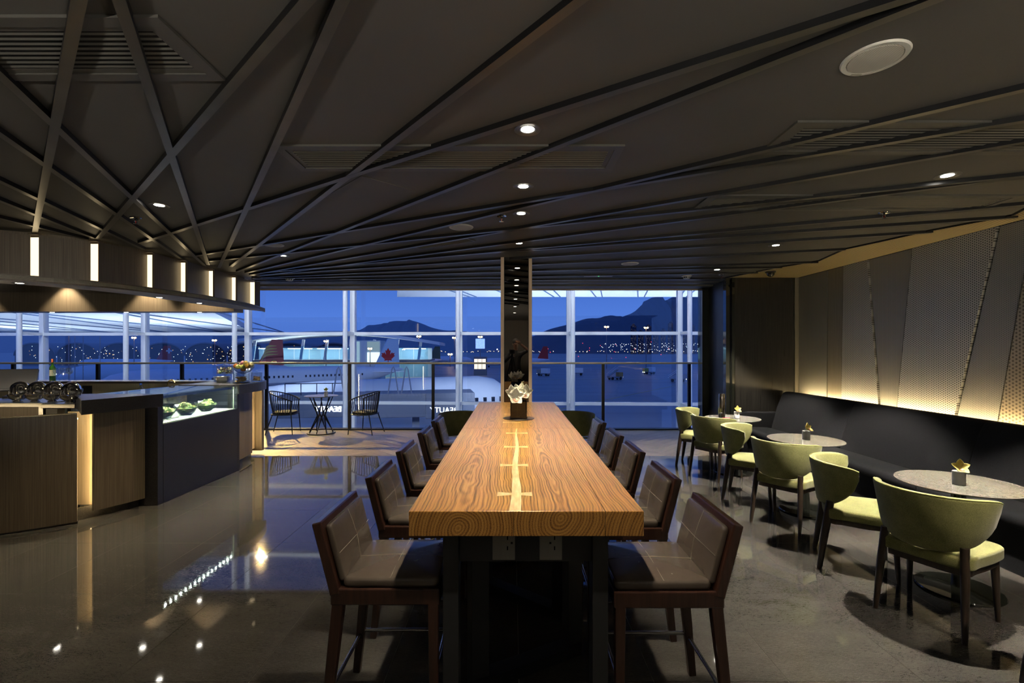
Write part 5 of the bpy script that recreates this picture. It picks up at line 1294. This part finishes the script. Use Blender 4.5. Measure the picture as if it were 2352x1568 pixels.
def flood(x, y, e, rot, lab):  # unseen floodlight added to brighten a canopy from below
    t = thing('floodlight', (x,y,GZ), 0, lab, 'floodlight', 'apron floodlights')
    MB().box(-0.5,0.5,-0.4,0.4,0.3,0.9).build('housing', darkmetal, t); MB().box(-0.6,0.6,-0.05,0.05,0,0.5).build('bracket', darkmetal, t)
    MB().box(-0.42,0.42,-0.32,0.32,0.9,0.92).build('lens', lensm, t)
    spot(t, e, (0.75,0.88,1.0), 120, 0.6, 0.3, (0,0,1.0), rot)
tw = thing('facade_floodlight', (-7.4,14.0,4.35), 0, 'warm floodlight fixed outside high on the left windows', 'floodlight')
MB().box(-0.2,0.2,-0.1,0.1,-0.1,0.1).build('housing', darkmetal, tw); MB().box(-0.17,0.17,-0.105,-0.1,-0.08,0.08).build('lens', lensm, tw)
MB().bar((0,-0.1,0.12),(0,-0.62,0.12),0.05,0.05).build('bracket', greyp, tw)
_sp = spot(tw, 6500, (1.0,0.62,0.17), 34, 0.6, 0.05, (0,-0.15,0)); _sp.rotation_euler = (Vector((-3.9,9.0,0.2))-Vector((-7.4,13.85,4.35))).to_track_quat('-Z','Y').to_euler()
for k, (x, e, tgt, ang, w_) in enumerate(((-4.0,4500,(-10,45,-4),50,'middle'),(-9.5,60000,(-42,112,-3),26,'left'),(2.5,30000,(12,120,-8),60,'right'))):  # unseen floodlights added to brighten the aircraft and apron
    fl_ = thing('added_floodlight', (x,14.0,5.4), 0, 'cool floodlight high outside the windows lighting the aircraft, %s one' % w_, 'floodlight', 'floodlights towards the apron')
    MB().box(-0.2,0.2,-0.1,0.1,-0.1,0.1).build('housing', darkmetal, fl_); MB().box(-0.17,0.17,0.1,0.105,-0.08,0.08).build('lens', lensm, fl_)
    MB().bar((0,-0.1,0.12),(0,-0.68,0.12),0.05,0.05).build('bracket', greyp, fl_)
    _s = spot(fl_, e, (0.62,0.74,1.0), ang, 0.7, 0.1, (0,0.2,0)); _s.rotation_euler = (Vector(tgt)-Vector((x,14.2,5.4))).to_track_quat('-Z','Y').to_euler()
flood(-26,36,9000,(R(180),0,0),'floodlight aimed up at the left roof canopy'); flood(-48,44,9000,(R(180),0,0),'second floodlight under the left roof canopy')
flood(2,41,9000,(R(180),0,0),'floodlight aimed up at the right roof canopy'); flood(18,41,9000,(R(180),0,0),'second floodlight under the right roof canopy')

# ================================================================== HALL SIDE OF THE LOUNGE: SIGNS AND LAMPS
def sign(x, z, size, lab, strength):
    cu = bpy.data.curves.new('beauty_sign', 'FONT'); cu.body = 'BEAUTY'; cu.size = size; cu.extrude = 0.02; cu.align_x = 'CENTER'
    o = bpy.data.objects.new('shop_sign', cu); COL.objects.link(o); o.location = (x,10.06,z); o.rotation_euler = (R(90),0,R(180))
    cu.materials.append(glow('sign_white_'+lab[:5], (0.9,0.95,1.0), strength)); tag(o, lab, 'sign', 'shop signs under the lounge floor'); text_mesh(o)
sign(-2.60,-0.47,0.27,'lit BEAUTY shop sign mirrored in the glass, right one',16)
sign(-6.75,-0.47,0.27,'bright BEAUTY shop sign mirrored in the glass, left one',40)
for k, x in enumerate((-12.5,-10,-7,-4,-1,2,4.2)):
    t = thing('hall_floodlight', (x,9.3,5.8), 0, 'cool white floodlight under the hall roof facing the windows, %s from the left' % ['first','second','third','fourth','fifth','sixth','seventh'][k], 'floodlight', 'floodlights towards the windows')
    MB().box(-0.15,0.15,-0.08,0.08,-0.06,0.06).build('housing', darkmetal, t); MB().box(-0.13,0.13,0.08,0.085,-0.05,0.05).build('lens', lensm, t)
    MB().box(-0.03,0.03,-0.05,0.05,0.06,0.2).build('bracket', darkmetal, t)
    spot(t, 420, (0.78,0.88,1.0), 130, 0.6, 0.08, (0,0.1,0), (R(45),0,0))
# ================================================================== PHOTOGRAPHER BEHIND THE CAMERA (shows only in the mirrored column)
def person():
    t = thing('person', (0.10,-0.95,0.18), 0, 'photographer in dark shirt shading the eyes with one hand, seen in the mirrored column', 'person')
    J = {}
    V, E, Rd = [], [], []
    def v(p, r): V.append(p); Rd.append(r); return len(V)-1
    pel = v((0,0,0.95),(0.15,0.11)); wai = v((0,0.0,1.12),(0.135,0.10)); che = v((0,0,1.32),(0.165,0.115)); nb = v((0,0,1.47),(0.075,0.07)); nk = v((0,0.01,1.54),(0.055,0.055)); hd = v((0,0.02,1.62),(0.075,0.085)); ht = v((0,0.025,1.70),(0.078,0.092)); hp = v((0,0.02,1.775),(0.055,0.065))
    E += [(pel,wai),(wai,che),(che,nb),(nb,nk),(nk,hd),(hd,ht),(ht,hp)]
    hands = []
    for s, el, wr in ((1,(0.34,0.10,1.50),(0.12,0.20,1.68)),(-1,(-0.30,0.06,1.18),(-0.12,0.34,1.36))):
        sh = v((s*0.19,0,1.43),(0.062,0.062)); e = v(el,(0.045,0.045)); w = v(wr,(0.03,0.028)); E += [(che,sh),(sh,e),(e,w)]; hands.append((s,Vector(el),Vector(wr)))
        hi = v((s*0.09,0,0.90),(0.095,0.095)); kn = v((s*0.11,0.02,0.48),(0.06,0.062)); an = v((s*0.12,-0.02,0.09),(0.04,0.042)); to = v((s*0.13,0.13,0.04),(0.04,0.032)); E += [(pel,hi),(hi,kn),(kn,an),(an,to)]
    me = bpy.data.meshes.new('body'); me.from_pydata(V, E, []); me.update()
    o = bpy.data.objects.new('body', me); COL.objects.link(o); o.parent = t
    md = o.modifiers.new('skin', 'SKIN')
    if not me.skin_vertices: bpy.context.view_layer.objects.active = o
    for i, sv in enumerate(me.skin_vertices[0].data): sv.radius = Rd[i]; sv.use_root = (i == 0)
    sb = o.modifiers.new('smooth', 'SUBSURF'); sb.levels = 2; sb.render_levels = 2
    cloth = M('dark_shirt', (0.02,0.02,0.022), 0.8); skin = M('skin', (0.42,0.25,0.17), 0.5); hair = M('black_hair', (0.01,0.008,0.007), 0.5)
    # skin shows on the face, neck and forearms, cloth elsewhere
    t_ = N(cloth, 'TexCoord'); s_ = N(cloth, 'SeparateXYZ'); L(cloth, t_.outputs['Object'], s_.inputs[0])
    L(cloth, ramp(cloth, mathn(cloth, 'GREATER_THAN', s_.outputs[2], 1.50), [(0.4,(0.02,0.02,0.022)),(0.6,(0.42,0.25,0.17))]), bs(cloth).inputs['Base Color'])
    me.materials.append(cloth)
    MB().sphere((0,0.005,1.735), 0.098, 18, 12, (0.95,1.08,0.95)).build('hair', hair, t, smooth=1)
    for s in (-1, 1): MB().sphere((s*0.033,0.105,1.685), 0.012, 10, 6).build('eye', M('eye_%d' % s, (0.6,0.6,0.6), 0.2), t, smooth=1); MB().sphere((s*0.082,0.02,1.67), 0.025, 10, 6, (0.4,0.7,1.2)).build('ear', skin, t, smooth=1)
    MB().tube([(0,0.10,1.685),(0,0.125,1.65),(0,0.108,1.642)], [0.008,0.014,0.008], 8).build('nose', skin, t, smooth=1)
    MB().box(-0.025,0.025,0.098,0.106,1.615,1.622).build('mouth', M('lips', (0.35,0.14,0.11), 0.5), t)
    for s, e, w in hands:
        d = (w-e).normalized(); u = d.orthogonal().normalized(); x = d.cross(u)
        pm = MB().sphere(w+d*0.05, 0.045, 12, 8, (1,1,1)).build('palm', skin, t, smooth=1)
        for k in range(4):
            b = w+d*0.075+x*(k-1.5)*0.02; l = (0.06,0.072,0.068,0.052)[k]
            MB().tube([b, b+d*l*0.55+u*0.008, b+d*l+u*0.026], [0.0095,0.009,0.007], 8).build('finger', skin, t, smooth=1)
        b = w+d*0.03+x*0.04; MB().tube([b, b+x*0.03+d*0.025, b+x*0.035+d*0.055], [0.012,0.011,0.008], 8).build('thumb', skin, t, smooth=1)
person()
t = thing('step_stool', (0.10,-0.95,0), 0, 'low step stool under the photographer', 'step stool')
MB().box(-0.28,0.28,-0.2,0.25,0.15,0.18).build('top', veneer, t)
for sx in (-1, 1):
    for sy in (-0.16, 0.21): MB().box(sx*0.24-0.02,sx*0.24+0.02,sy-0.02,sy+0.02,0,0.15).build('leg', darkmetal, t)
t = thing('photo_tripod', (0,-0.14,0), 0, 'black camera on a tripod in front of the photographer', 'tripod')
MB().box(-0.07,0.07,-0.05,0.05,1.59,1.70).build('camera_body', darkmetal, t, bevel=0.01)
MB().lathe([(0,0),(0.038,0),(0.038,0.04),(0,0.04)], 20).xf(Matrix.Translation((0,0.05,1.65)) @ Matrix.Rotation(R(-90),4,'X')).build('lens', blackgl, t)
MB().box(-0.03,0.03,-0.03,0.03,1.50,1.59).build('head', darkmetal, t)
for a in (30, 150, 270): MB().tube([(0.02*math.cos(R(a)),0.02*math.sin(R(a)),1.52),(0.4*math.cos(R(a)),0.35*math.sin(R(a))-0.1,0.01)], 0.014, 8).build('leg', darkmetal, t)
